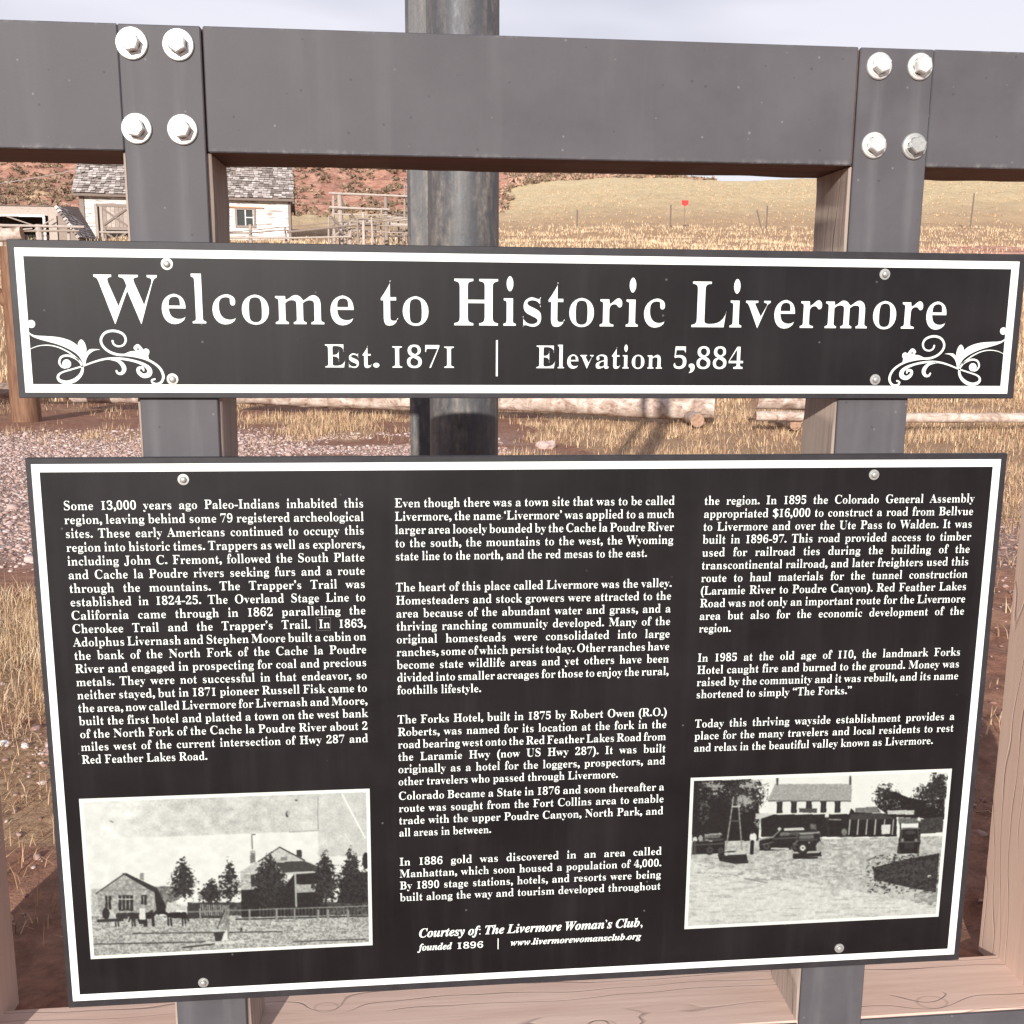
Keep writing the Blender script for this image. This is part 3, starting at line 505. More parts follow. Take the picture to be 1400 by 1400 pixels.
(0,113,542,(260,-207,260,-183,297,-179,319,-170,329,-152,333,-124,333,43,307,18,278,0,246,-10,211,-14,161,-7,117,15,81,50,53,96,36,151,30,214,37,286,59,349,93,402,139,442,192,467,253,475,287,472,320,461,352,444,383,419,460,477,476,477,476,-124,479,-151,486,-169,501,-179,527,-183,527,-207),(266,44,288,48,309,59,325,77,333,100,333,359,329,394,317,419,296,434,267,439,243,436,223,427,207,411,195,389,179,324,174,232,179,149,195,90,207,70,223,56,242,47)),
(0,114,428,(27,0,27,24,52,29,68,38,75,55,78,83,78,375,76,406,69,425,55,433,30,437,31,462,217,462,217,375,245,417,279,449,313,468,347,474,384,469,410,453,426,428,431,396,427,370,414,349,394,336,369,331,346,334,331,344,308,372,296,383,281,387,261,380,241,360,227,327,222,286,222,83,226,55,237,38,258,28,294,24,294,0)),
(0,115,429,(225,-15,181,-9,129,9,109,13,89,7,76,-13,53,-13,53,157,79,157,99,101,129,58,148,42,167,31,188,24,209,22,242,26,266,40,281,60,286,87,283,107,273,125,256,142,232,156,159,193,113,221,81,252,62,288,55,328,58,358,65,386,78,411,97,433,119,451,146,465,176,472,210,475,247,471,296,458,307,456,317,454,332,459,343,475,363,475,363,330,340,330,320,378,293,413,259,434,222,441,194,437,173,426,160,408,156,386,160,364,172,346,191,330,218,315,285,282,329,255,360,226,377,189,383,141,380,107,372,76,359,50,340,27,316,9,289,-5,259,-12)),
(0,116,340,(184,-14,156,-12,133,-7,113,3,98,16,79,53,72,106,72,415,30,415,30,446,85,500,131,550,167,593,192,631,215,631,215,462,309,462,309,415,215,415,215,122,217,95,223,76,233,64,250,60,267,63,282,73,295,89,307,111,331,98,305,49,271,14,231,-7)),
(0,117,558,(195,-15,163,-12,136,-5,114,8,97,26,84,48,75,75,70,107,68,144,68,369,66,399,59,421,43,433,17,438,17,462,211,462,211,110,214,87,225,69,241,57,263,53,285,56,305,64,324,78,340,98,340,369,337,401,329,422,312,434,282,438,282,462,482,462,482,104,485,76,493,58,509,49,536,44,536,19,446,11,340,-15,340,60,312,29,277,5,238,-10)),
(0,118,456,(212,-15,57,369,33,419,18,432,-4,437,-4,462,244,462,244,438,232,438,215,436,202,431,194,423,192,411,194,399,275,182,351,376,359,405,356,419,345,430,328,436,303,438,303,462,454,462,454,439,430,430,414,415,401,393,387,362,238,-15)),
(0,119,647,(182,-15,25,394,9,424,-2,432,-16,437,-16,462,206,462,206,437,189,435,178,431,172,423,170,411,172,396,178,376,248,189,314,350,299,396,291,417,282,430,270,436,250,439,250,462,481,462,481,437,463,435,450,430,443,422,440,411,441,401,443,390,500,210,569,381,576,410,573,422,566,430,551,435,530,439,530,462,663,462,663,439,645,435,633,424,613,384,453,-15,430,-15,332,293,208,-15)),
(0,120,475,(7,0,7,22,51,44,92,84,183,203,64,392,36,424,6,437,6,462,251,462,251,438,233,437,220,433,212,426,209,417,212,406,222,387,273,306,333,382,345,400,349,415,346,425,338,432,323,436,299,438,299,462,463,462,463,441,421,421,378,378,295,274,434,54,451,32,461,26,475,23,475,0,231,0,231,24,251,25,265,29,273,36,276,45,272,64,258,88,205,170,145,91,131,69,126,51,129,38,137,29,151,24,170,22,175,22,175,0)),
(0,121,447,(78,-209,43,-203,15,-186,-4,-159,-10,-125,-6,-101,7,-79,27,-64,53,-59,77,-63,95,-73,107,-91,111,-113,111,-121,110,-130,115,-143,128,-147,147,-138,170,-110,193,-66,209,-7,54,373,37,410,23,428,12,435,-5,437,-7,437,-7,462,241,462,241,437,217,435,202,431,194,423,191,409,193,397,198,382,276,177,343,359,352,387,354,408,351,422,342,431,325,436,302,437,302,462,446,462,446,437,427,432,413,418,400,394,386,361,241,-36,216,-97,193,-143,168,-174,142,-195,113,-205)),
(0,122,436,(19,0,19,21,250,428,191,428,143,422,108,405,83,372,65,322,39,322,47,462,409,462,409,433,187,37,227,37,260,39,288,44,312,53,332,65,363,103,387,160,411,160,399,0)),
(0,48,559,(280,-10,237,-7,198,2,164,16,135,36,110,61,89,91,71,126,58,165,40,255,34,359,40,463,58,552,71,591,89,625,110,654,135,679,164,699,199,713,237,721,281,724,322,721,360,713,393,699,422,679,446,654,468,625,486,590,500,552,519,462,525,358,519,254,500,165,486,126,468,91,446,61,421,36,392,16,359,2,321,-7),(280,55,306,60,326,75,342,100,353,135,366,231,370,358,366,485,353,580,342,615,327,639,306,654,281,659,255,654,235,639,218,615,207,580,194,485,189,358,194,231,207,135,218,100,234,75,255,60)),
(0,49,559,(97,0,97,53,179,53,202,57,217,67,226,87,229,118,229,619,161,544,130,522,100,515,78,520,59,535,46,559,42,589,110,613,150,634,196,666,266,718,378,718,378,118,381,91,388,70,403,57,429,53,510,53,510,0)),
(0,50,559,(35,0,35,103,183,254,238,313,278,365,306,412,324,457,334,503,337,553,332,602,316,637,291,656,259,663,235,660,216,652,200,639,188,620,172,565,167,490,115,496,75,513,59,526,48,543,41,564,39,589,45,624,64,656,94,684,137,706,192,719,259,724,312,721,358,713,397,699,430,680,455,655,473,627,484,594,488,558,485,524,476,490,459,456,434,418,400,376,355,328,230,205,130,110,363,110,392,115,416,128,435,150,446,179,454,210,513,210,508,0)),
(0,51,559,(243,-10,175,-6,121,7,79,27,51,52,34,80,28,110,34,144,54,168,81,183,113,188,115,158,122,132,132,110,147,92,165,78,186,68,210,62,236,60,268,63,297,73,322,91,342,118,355,156,359,207,357,234,349,259,337,281,319,301,297,317,270,329,239,336,204,338,142,338,142,400,208,400,238,403,265,410,286,423,304,441,318,462,327,487,333,516,335,547,330,595,314,632,302,646,288,655,271,661,252,663,220,657,198,641,182,615,173,583,168,546,166,508,111,513,70,530,55,542,45,557,38,576,36,597,40,623,50,646,68,668,92,687,123,703,161,715,206,722,257,724,308,721,353,713,392,700,426,682,453,658,473,630,484,598,488,561,485,529,477,499,463,473,444,449,395,409,335,381,375,371,416,355,454,331,485,300,506,258,513,206,507,150,491,104,464,66,430,37,389,16,343,1,294,-7)),
(0,52,559,(180,0,180,53,208,53,240,56,266,66,284,87,290,125,290,186,13,186,13,247,297,714,436,714,436,252,540,252,540,186,436,186,436,125,442,87,460,66,487,56,518,53,531,53,531,0),(83,252,290,252,290,427,292,522,297,619,282,587,259,545,235,503,218,475)),
(0,53,559,(245,-10,178,-6,125,8,86,28,60,53,45,81,40,111,46,142,62,163,88,176,120,180,123,152,131,124,144,98,165,78,193,65,230,60,262,64,291,75,316,94,336,124,349,166,353,220,351,255,344,285,333,311,318,332,298,347,275,359,248,366,217,368,182,367,154,363,106,350,60,368,92,714,470,714,475,532,418,532,410,566,405,582,397,594,384,602,364,604,156,604,140,419,188,430,250,434,305,431,355,421,398,404,436,381,467,350,489,314,502,270,506,220,500,160,483,111,455,71,421,41,380,18,336,2,290,-7)),
(0,54,559,(293,-10,257,-8,224,-1,192,11,163,27,137,47,113,73,93,103,76,139,62,179,53,224,47,275,45,330,49,410,62,485,84,552,115,610,155,657,204,694,263,716,330,724,388,720,434,709,467,691,490,668,503,642,507,614,500,585,480,560,443,542,387,536,382,596,374,623,362,646,345,660,321,665,293,661,268,648,246,626,227,597,211,559,199,513,191,461,186,401,209,414,240,427,277,435,324,438,367,435,406,424,440,407,470,384,493,354,510,318,521,277,524,231,520,180,509,134,491,93,466,57,433,28,393,7,347,-6),(296,56,314,58,330,66,344,78,357,96,373,147,379,221,373,291,355,340,341,356,325,368,307,375,287,377,259,373,230,362,203,346,186,329,188,262,195,205,205,158,219,121,235,92,254,72,274,60)),
(0,55,559,(165,0,431,605,168,605,145,602,128,592,116,576,110,554,104,504,44,504,49,714,526,714,526,665,250,0)),
(0,56,559,(273,-10,197,-3,136,16,89,46,56,86,37,131,30,182,33,213,40,241,53,266,71,288,117,326,177,361,124,398,85,440,61,488,53,542,59,588,75,631,104,668,148,698,208,718,285,724,335,721,378,712,414,696,445,675,468,648,485,618,495,585,498,549,496,521,489,495,477,473,462,454,419,420,363,387,440,343,491,297,508,273,520,247,527,219,529,189,525,145,512,105,491,71,462,43,424,20,381,3,330,-7),(302,421,334,444,356,472,368,507,372,551,369,579,362,606,349,630,331,649,307,662,279,666,260,664,243,658,228,648,216,634,200,598,194,554,201,508,222,474,256,446),(278,47,302,49,324,56,343,67,360,82,382,122,390,172,388,195,381,217,371,236,356,254,310,287,244,321,213,296,188,265,171,226,165,178,167,150,173,125,182,103,196,84,213,68,232,56,254,49)),
(0,57,559,(227,-10,173,-6,131,7,100,25,79,49,67,76,63,103,66,123,75,140,90,153,112,160,130,119,154,84,169,70,188,61,208,55,232,53,272,61,305,85,332,126,352,182,366,254,373,343,348,316,316,295,277,280,231,275,190,278,153,288,119,305,90,328,66,358,49,393,38,435,35,482,42,550,62,609,96,657,142,694,198,716,264,724,299,722,333,715,364,704,393,689,420,669,443,644,464,615,482,580,496,540,506,495,512,444,514,388,510,308,498,234,477,166,448,107,408,58,359,21,298,-2),(274,347,307,352,334,366,356,387,373,414,371,474,365,524,356,566,344,600,329,625,312,643,292,653,270,657,250,654,232,646,216,633,204,615,186,562,180,488,183,445,190,410,204,382,222,363,245,351)),
(0,46,219,(109,111,86,106,67,93,54,74,49,51,54,28,67,9,86,-4,109,-9,132,-4,151,9,164,28,169,51,164,74,151,93,132,106)),
(0,44,219,(59,-118,111,-94,147,-59,169,-17,176,26,171,66,157,97,134,116,105,123,81,119,63,107,50,89,46,66,50,43,60,26,75,15,95,10,98,-19,93,-50,80,-78,59,-99)),
(0,45,323,(283,267,40,267,40,174,283,174)),
(0,40,323,(167,232,171,320,183,404,203,483,231,557,267,628,311,694,258,694,202,630,155,559,116,482,88,400,70,316,64,232,70,148,88,64,116,-18,155,-95,202,-166,258,-230,311,-230,267,-164,231,-93,203,-19,183,60,171,144)),
(0,41,323,(156,232,152,144,140,60,120,-19,92,-93,56,-164,12,-230,65,-230,121,-166,168,-95,207,-18,235,64,253,148,259,232,253,316,235,400,207,482,168,559,121,630,65,694,12,694,56,628,92,557,120,483,140,404,152,320)),
(0,36,542,(470,596,437,618,399,636,358,648,321,655,321,691,239,691,239,655,185,642,139,622,102,594,75,559,58,518,52,472,57,438,72,404,98,372,134,343,181,317,239,297,239,81,182,97,137,118,95,145,51,182,51,61,97,35,143,14,190,-1,239,-9,239,-118,321,-118,321,-9,377,4,423,27,458,59,482,96,497,136,502,176,497,219,480,259,454,295,419,325,374,350,321,369,321,567,361,555,402,536,439,513,470,488),(239,396,199,413,171,434,155,458,150,485,157,514,175,539,203,557,239,567),(321,262,360,243,387,221,401,196,406,168,401,137,385,113,358,95,321,82)),
(0,8216,219,(160,691,111,668,75,634,53,590,46,538,51,502,64,472,85,452,113,445,137,449,156,461,168,480,173,506,169,528,159,546,142,559,120,565,120,594,124,620,136,646,160,672)),
(0,8217,219,(59,445,108,468,144,502,166,546,173,598,168,634,155,664,134,684,106,691,82,687,63,676,51,656,46,630,50,608,61,590,77,577,99,571,99,542,95,516,83,490,59,464)),
(0,8220,427,(373,691,324,668,288,634,266,590,259,538,264,502,277,472,298,452,326,445,350,449,369,461,381,480,386,506,382,528,372,546,355,559,333,565,333,594,337,620,349,646,373,672),(155,691,106,668,70,634,48,590,41,538,46,502,59,472,80,452,108,445,132,449,151,461,163,480,168,506,164,528,154,546,137,559,115,565,115,594,119,620,131,646,155,672)),
(0,8221,427,(272,445,321,468,357,502,379,546,386,598,381,634,368,664,347,684,319,691,295,687,276,676,264,656,259,630,263,608,274,590,290,577,312,571,312,542,308,516,296,490,272,464),(54,445,103,468,139,502,161,546,168,598,163,634,150,664,129,684,101,691,77,687,58,676,46,656,41,630,45,608,56,590,72,577,94,571,94,542,90,516,78,490,54,464)),
(0,124,260,(92,-230,168,-230,168,682,92,682)),
(0,58,219,(109,458,86,453,67,440,54,421,49,398,54,375,67,356,86,343,109,338,132,343,151,356,164,375,169,398,164,421,151,440,132,453),(109,111,86,106,67,93,54,74,49,51,54,28,67,9,86,-4,109,-9,132,-4,151,9,164,28,169,51,164,74,151,93,132,106)),
(1,67,655,(301,-17,260,-15,222,-9,187,1,156,15,127,33,102,54,81,78,62,106,48,137,38,170,32,206,30,245,36,318,55,391,84,460,124,524,173,580,229,626,276,654,325,673,375,685,427,689,496,684,573,667,591,664,606,661,627,668,642,689,669,689,626,459,597,461,595,506,588,545,577,578,562,605,542,626,518,642,491,651,460,654,426,650,393,640,361,622,330,597,301,565,274,526,249,480,226,427,207,371,193,316,185,263,182,212,185,172,193,136,206,105,225,79,248,57,276,42,306,33,341,30,399,38,452,62,502,101,548,157,576,135,539,89,499,51,455,21,407,0,356,-13)),
(1,84,600,(65,0,65,25,102,30,128,41,146,59,159,89,305,636,289,636,260,634,232,627,205,615,178,599,153,578,131,553,111,525,95,492,70,492,107,671,651,671,622,479,594,479,588,527,575,566,556,596,531,618,500,631,463,635,456,635,309,94,305,68,310,49,322,37,343,29,376,25,376,0)),
(1,76,633,(-50,0,-50,23,-22,25,1,31,18,42,33,61,46,88,58,127,171,549,177,576,179,597,175,619,163,635,141,643,108,647,108,671,422,671,422,647,393,645,370,639,352,627,338,608,325,580,314,544,203,123,191,63,196,49,212,41,240,37,280,35,327,37,370,45,409,57,444,75,476,97,504,125,530,159,553,199,585,199,522,0)),
(1,87,818,(118,-17,122,536,118,585,105,618,81,637,45,644,45,671,317,671,317,645,287,637,271,621,262,594,259,551,256,238,441,546,442,581,439,611,426,631,404,642,372,646,372,671,641,671,641,647,612,642,594,631,585,610,580,580,576,479,570,242,766,571,776,593,779,611,776,627,766,638,749,645,725,647,720,647,720,671,906,671,906,647,873,638,848,620,826,593,802,556,458,-17,427,-17,439,470,147,-17)),
(1,97,500,(79,-13,56,-11,36,-5,17,6,2,21,-21,59,-28,109,-23,163,-8,219,17,275,48,327,84,373,125,411,157,433,188,449,217,458,246,461,273,457,295,445,310,424,319,395,335,451,442,451,359,161,345,110,340,83,344,66,355,60,369,64,385,78,404,99,424,130,446,116,408,60,370,19,331,-5,293,-13,266,-9,247,3,235,23,231,51,234,78,241,112,204,57,166,18,125,-5),(138,61,161,67,184,83,206,109,227,141,246,178,263,219,276,260,287,301,293,337,295,369,293,390,285,406,273,415,256,418,233,412,210,393,186,363,163,326,141,283,123,237,104,172,97,120,100,94,107,76,120,65)),
(1,98,480,(114,-14,82,-12,51,-5,24,5,2,18,-12,32,-17,46,-11,77,123,558,135,613,132,629,125,639,110,643,88,645,72,645,72,672,171,683,281,700,192,379,223,415,255,441,289,456,325,461,348,459,369,452,387,442,403,427,416,407,426,385,431,359,433,329,428,275,412,220,386,166,353,115,312,70,267,34,231,13,194,-2,155,-11),(136,22,163,27,189,43,214,66,237,97,258,133,276,172,291,213,303,255,310,295,312,332,309,358,300,377,285,388,266,392,247,389,230,380,214,366,199,346,172,288,144,206,114,103,107,72,104,49,106,37,112,29,122,24)),
(1,99,412,(138,-14,104,-11,74,-3,48,10,26,28,9,51,-4,78,-11,110,-14,145,-12,181,-5,218,7,254,24,291,45,325,70,357,99,386,131,412,165,433,199,449,232,458,266,461,314,454,351,434,374,405,382,371,378,343,365,321,344,308,318,303,295,306,278,317,266,333,262,354,264,369,271,384,279,398,281,409,275,425,257,430,233,423,208,403,183,371,160,332,140,287,125,239,114,192,111,147,116,106,131,76,154,57,183,51,213,57,244,74,274,103,304,143,331,124,288,64,242,21,192,-5)),
(1,100,498,(82,-14,59,-12,38,-5,20,6,5,21,-16,64,-23,122,-19,170,-6,220,15,270,43,320,77,365,116,405,148,430,180,447,212,458,244,461,283,455,317,438,354,567,361,594,362,613,359,629,349,638,331,643,305,644,305,671,404,683,510,700,353,123,345,90,342,71,345,64,354,61,366,65,380,78,419,132,442,116,402,60,366,19,332,-6,295,-14,268,-10,249,2,238,23,234,52,237,81,244,113,206,57,168,18,128,-6),(143,62,166,68,189,86,211,114,232,148,268,229,292,309,298,344,300,371,298,393,291,409,280,419,264,422,244,417,223,401,200,376,179,345,158,308,139,269,123,228,110,188,102,150,99,117,102,94,111,77,125,66)),
(1,101,401,(130,-14,99,-11,71,-4,46,10,24,28,6,51,-6,79,-14,110,-16,146,-10,200,9,256,37,309,73,358,116,400,163,433,212,454,262,461,308,455,342,436,364,407,371,369,367,340,355,312,335,285,308,259,272,235,228,214,177,198,117,185,111,131,116,99,130,74,152,58,182,53,209,59,237,75,264,103,291,142,319,124,280,64,236,21,186,-5),(125,218,170,233,209,255,242,283,267,316,283,351,288,387,286,405,279,418,268,425,255,428,238,425,222,415,205,398,187,375,153,309)),
(1,102,288,(-98,-207,-133,-201,-162,-184,-180,-158,-186,-126,-183,-104,-172,-87,-156,-75,-135,-71,-117,-74,-102,-84,-92,-98,-89,-117,-91,-133,-97,-145,-105,-159,-101,-170,-88,-174,-68,-169,-51,-153,-35,-128,-22,-97,-8,-53,7,4,38,155,89,410,20,410,28,451,98,451,116,510,136,560,160,603,187,638,216,665,248,685,280,696,315,700,359,695,393,679,413,654,420,622,417,598,407,582,391,571,368,568,349,572,334,582,323,597,319,615,321,628,327,640,335,658,331,666,319,669,304,666,291,656,277,640,265,618,240,550,215,451,300,451,294,410,209,410,157,168,128,52,97,-43,60,-115,16,-167,-8,-184,-35,-197,-65,-204)),
(1,103,444,(115,-207,72,-205,34,-199,1,-190,-27,-177,-48,-160,-64,-142,-73,-121,-76,-99,-68,-65,-46,-38,-7,-14,49,8,26,24,9,41,-1,58,-4,76,1,101,18,124,45,147,85,170,53,194,31,219,17,248,13,281,20,327,42,370,75,407,118,436,168,455,222,461,261,458,297,449,331,433,363,412,450,412,445,370,389,370,392,353,393,335,386,287,364,244,329,207,285,179,233,161,176,155,124,158,105,141,98,125,108,108,139,94,201,75,271,48,300,31,321,13,341,-18,347,-54,340,-96,317,-134,282,-164,235,-188,179,-202),(173,186,198,193,223,212,244,242,261,280,271,322,275,367,272,394,264,413,251,424,232,428,206,421,181,400,159,369,143,330,132,288,128,244,131,219,139,201,153,190),(126,-174,173,-168,210,-152,233,-127,241,-98,239,-83,232,-69,221,-58,206,-48,160,-28,90,-6,55,-25,31,-46,16,-68,11,-92,19,-124,44,-151,81,-168)),
(1,104,532,(312,-14,283,-9,263,5,250,28,246,61,249,88,258,125,289,228,323,330,332,367,327,383,313,388,285,381,256,360,226,324,195,275,164,215,137,149,114,77,94,0,-28,0,122,557,132,595,134,612,131,628,124,638,109,642,87,644,71,644,71,671,164,681,279,700,171,293,225,368,275,420,299,438,324,451,349,458,376,461,409,456,432,442,446,419,451,386,443,332,420,253,372,112,368,98,366,85,370,69,382,64,411,85,455,146,477,133,436,69,395,23,353,-5)),
(1,105,289,(196,553,170,558,149,572,135,593,130,619,135,645,149,666,170,680,196,685,221,680,243,666,257,645,262,619,257,593,243,572,221,558),(73,-12,43,-7,20,8,6,31,1,61,6,96,15,130,66,314,76,353,79,378,76,390,69,399,56,404,38,406,29,406,28,431,133,445,223,461,133,127,125,82,129,68,141,63,171,81,211,134,231,120,193,62,154,21,114,-4)),
(1,108,258,(59,-14,28,-9,5,5,-10,28,-15,59,-12,92,-3,126,115,553,129,617,126,629,119,638,105,643,87,645,78,645,77,670,181,685,272,700,118,128,112,103,108,80,112,66,124,61,154,79,195,132,215,117,175,59,139,18,101,-6)),
(1,109,781,(566,-12,537,-7,516,7,503,30,499,62,502,89,511,126,542,229,576,331,585,368,580,384,566,389,545,385,522,371,499,349,474,318,424,227,372,92,342,0,227,0,328,331,336,368,331,384,317,389,291,383,264,363,234,330,203,283,173,226,145,160,120,84,98,0,-21,0,63,314,74,358,77,378,74,390,67,399,54,404,36,406,27,406,25,431,225,461,173,288,227,365,278,419,303,437,328,451,354,458,381,461,414,456,437,443,451,419,456,387,453,361,445,323,492,385,537,428,582,453,629,461,662,456,685,442,699,419,704,387,696,333,673,254,625,113,621,99,619,86,623,70,635,65,649,70,664,83,681,105,702,135,724,120,683,62,645,21,607,-4)),
(1,110,532,(317,-14,288,-9,267,5,254,28,250,61,253,88,261,125,293,228,328,330,336,367,331,383,317,388,290,381,262,362,233,329,203,283,173,226,145,160,120,84,98,0,-21,0,63,314,74,358,77,378,74,390,67,399,54,404,36,406,27,406,25,431,225,461,173,288,227,365,278,419,303,437,328,451,354,458,381,461,414,456,437,442,451,419,456,386,449,337,424,253,370,85,374,69,387,64,401,68,416,82,453,134,475,119,434,61,396,20,358,-6)),
(1,111,470,(143,-14,110,-11,80,-3,53,10,30,30,10,53,-4,80,-12,111,-15,146,-9,201,9,257,36,310,72,359,113,400,160,433,210,454,261,461,297,458,330,450,357,437,381,419,400,395,413,368,421,337,424,302,418,248,402,194,375,140,340,91,298,49,251,15,198,-7),(154,20,177,26,199,45,220,74,241,110,259,152,275,196,298,285,304,325,306,358,303,389,294,411,278,425,256,429,233,423,211,405,189,377,169,342,150,300,135,256,112,166,105,124,103,87,106,58,116,37,132,24)),
(1,114,388,(-21,0,63,314,74,358,77,378,74,390,67,399,54,404,36,406,27,406,25,431,225,461,170,281,215,362,236,393,255,417,274,436,293,450,312,458,331,461,355,457,372,444,383,423,386,394,382,365,371,343,352,329,328,324,300,332,277,354,268,359,252,353,234,334,213,303,189,260,165,206,141,145,119,76,98,0)),
(1,115,376,(135,-14,94,-9,42,7,22,11,4,6,-10,-10,-36,-6,-10,162,19,157,29,98,49,55,80,30,121,21,146,25,164,35,174,53,178,78,176,96,170,115,158,135,141,158,102,206,76,242,58,276,46,308,42,339,44,364,51,387,63,408,80,426,99,441,121,452,146,458,172,460,215,456,267,443,277,441,286,439,304,444,316,457,342,457,320,305,294,308,280,361,260,399,233,421,199,429,177,425,160,415,148,399,144,380,154,344,184,301,217,262,246,222,273,173,281,148,283,122,278,86,264,53,241,25,212,4,176,-9)),
(1,116,275,(45,-14,15,-10,-6,4,-19,27,-23,58,-22,78,-16,104,67,407,19,407,19,442,70,465,117,498,161,540,200,592,241,592,199,447,278,447,267,407,188,407,114,153,104,114,100,84,104,67,115,61,146,81,191,141,214,126,172,65,132,22,90,-5)),
(1,117,532,(69,-14,36,-9,12,5,-2,28,-7,61,1,112,22,194,56,314,66,353,69,378,66,390,59,399,46,404,28,406,19,406,18,431,109,444,217,461,120,117,113,79,118,64,132,59,158,66,187,87,216,121,248,169,279,228,306,294,330,367,351,448,470,448,373,85,378,72,383,67,389,65,403,70,417,83,435,104,456,135,478,120,437,62,399,20,361,-5,320,-14,292,-9,271,6,257,29,252,60,270,153,219,79,170,27,146,9,121,-4,95,-11)),
(1,118,423,(71,-14,71,38,68,232,63,297,57,341,49,371,38,393,24,405,8,408,-2,407,-3,433,144,461,158,439,171,374,180,281,183,175,183,132,238,197,275,251,297,292,304,317,299,336,282,358,266,381,260,403,264,427,277,445,295,457,319,461,343,457,362,443,374,422,378,395,374,365,364,330,346,292,321,249,248,152,145,40,93,-13)),
(1,119,625,(71,-15,71,37,68,229,63,294,57,339,49,370,38,392,24,405,8,408,-2,407,-3,433,144,461,157,444,169,395,178,312,185,196,341,461,366,461,397,129,451,194,487,249,508,292,515,319,509,338,492,358,474,380,468,404,472,427,484,446,503,459,526,463,551,458,570,444,582,422,586,393,572,330,531,250,462,152,365,37,321,-13,293,-15,267,266,101,-13)),
(1,121,419,(-44,-209,-75,-205,-99,-192,-114,-172,-119,-148,-115,-125,-102,-107,-83,-95,-61,-91,-39,-95,-12,-109,13,-123,30,-127,42,-124,57,-115,87,-84,113,-45,120,-26,123,-9,118,44,105,134,86,233,66,317,49,373,36,400,21,410,-1,412,-14,411,-14,438,34,444,71,452,101,459,126,461,137,456,148,440,158,414,167,378,190,270,220,112,257,182,284,239,300,283,305,314,298,335,278,354,257,375,250,400,254,425,267,444,287,457,312,461,338,457,357,444,369,422,373,394,369,365,359,326,319,226,260,110,188,-7,149,-61,110,-110,69,-150,30,-182,-8,-202)),
(1,39,188,(73,462,115,462,138,599,138,716,50,716,50,599)),
(1,46,219,(109,111,86,106,67,93,54,74,49,51,54,28,67,9,86,-4,109,-9,132,-4,151,9,164,28,169,51,164,74,151,93,132,106)),
(1,44,219,(59,-118,111,-94,147,-59,169,-17,176,26,171,66,157,97,134,116,105,123,81,119,63,107,50,89,46,66,50,43,60,26,75,15,95,10,98,-19,93,-50,80,-78,59,-99)),
(1,58,219,(109,458,86,453,67,440,54,421,49,398,54,375,67,356,86,343,109,338,132,343,151,356,164,375,169,398,164,421,151,440,132,453),(109,111,86,106,67,93,54,74,49,51,54,28,67,9,86,-4,109,-9,132,-4,151,9,164,28,169,51,164,74,151,93,132,106)),
(1,8217,219,(59,445,108,468,144,502,166,546,173,598,168,634,155,664,134,684,106,691,82,687,63,676,51,656,46,630,50,608,61,590,77,577,99,571,99,542,95,516,83,490,59,464))]
GL = {}
for row in GLYPH_OUTLINES:
    GL['BI'[row[0]]+chr(row[1])] = (row[2], [list(zip(v[::2], v[1::2])) for v in row[3:]])
def fatten(c, dx, dy):
    n = len(c); o = []
    for i in range(n):
        a, b, e = c[i-1], c[i], c[(i+1) % n]
        u = (b[0]-a[0], b[1]-a[1]); v = (e[0]-b[0], e[1]-b[1]); lu = math.hypot(*u) or 1; lv = math.hypot(*v) or 1
        nx = -u[1]/lu-v[1]/lv; ny = u[0]/lu+v[0]/lv; l = math.hypot(nx, ny)
        if l < .5: o.append(b); continue
        s = min(2/l, 1.7)/l
        o.append((b[0]+nx*s*dx, b[1]+ny*s*dy))
    return o
_cache = {}
XH = 462
def glyph(style, ch, fat):
    key = (style, ch, fat)
    if key in _cache: return _cache[key]
    src = ch; sc_ = 1.
    if ch == '1' and style == 'B': src = 'I'; sc_ = .93
    adv, cs = GL[style+src]
    if ch in '023456789': sc_ = .945
    out = []
    for c in cs:
        p = c
        if ch.islower() and style == 'B':      # smaller x-height and taller ascenders, old-style proportions
            f = .862
            p = [(x, y*f if y <= XH else XH*f+(y-XH)*(706-XH*f)/(678-XH)) for x, y in p]
        if ch in '.,': p = [((x-adv/2)*1.25+adv/2, (y+15)*1.25-15) for x, y in p]
        p = [(x*sc_ + 0, y*sc_) for x, y in p]
        dx, dy = (fat-(23 if ch.islower() else 19), fat+1) if style == 'B' else (fat, fat)
        out.append(fatten(p, dx, dy))
    if src == 'I' and ch == '1': out = [[(x+62, y) for x, y in c] for c in out]; adv += 134
    V = []; tri = []
    def inside(p, c):
        r = False
        for (x0, y0), (x1, y1) in zip(c, c[1:]+c[:1]):
            if (y0 > p[1]) != (y1 > p[1]) and p[0] < (x1-x0)*(p[1]-y0)/(y1-y0)+x0: r = not r
        return r
    outer = [c for c in out if not any(o is not c and inside(c[0], o) for o in out)]
    for c in outer:                            # each outline with its own counters
        grp = [c]+[o for o in out if not any(o is q for q in outer) and inside(o[0], c)]
        T = tessellate_polygon([[Vector((x, y, 0)) for x, y in g] for g in grp]); b0 = len(V)
        V += [q for g in grp for q in g]; tri += [tuple(b0+i for i in t) for t in T]
    _cache[key] = (adv*sc_, V, tri); return _cache[key]
def text_width(s, style='B'): return sum(glyph(style, c, 7)[0] if c != ' ' else 0 for c in s)/1000
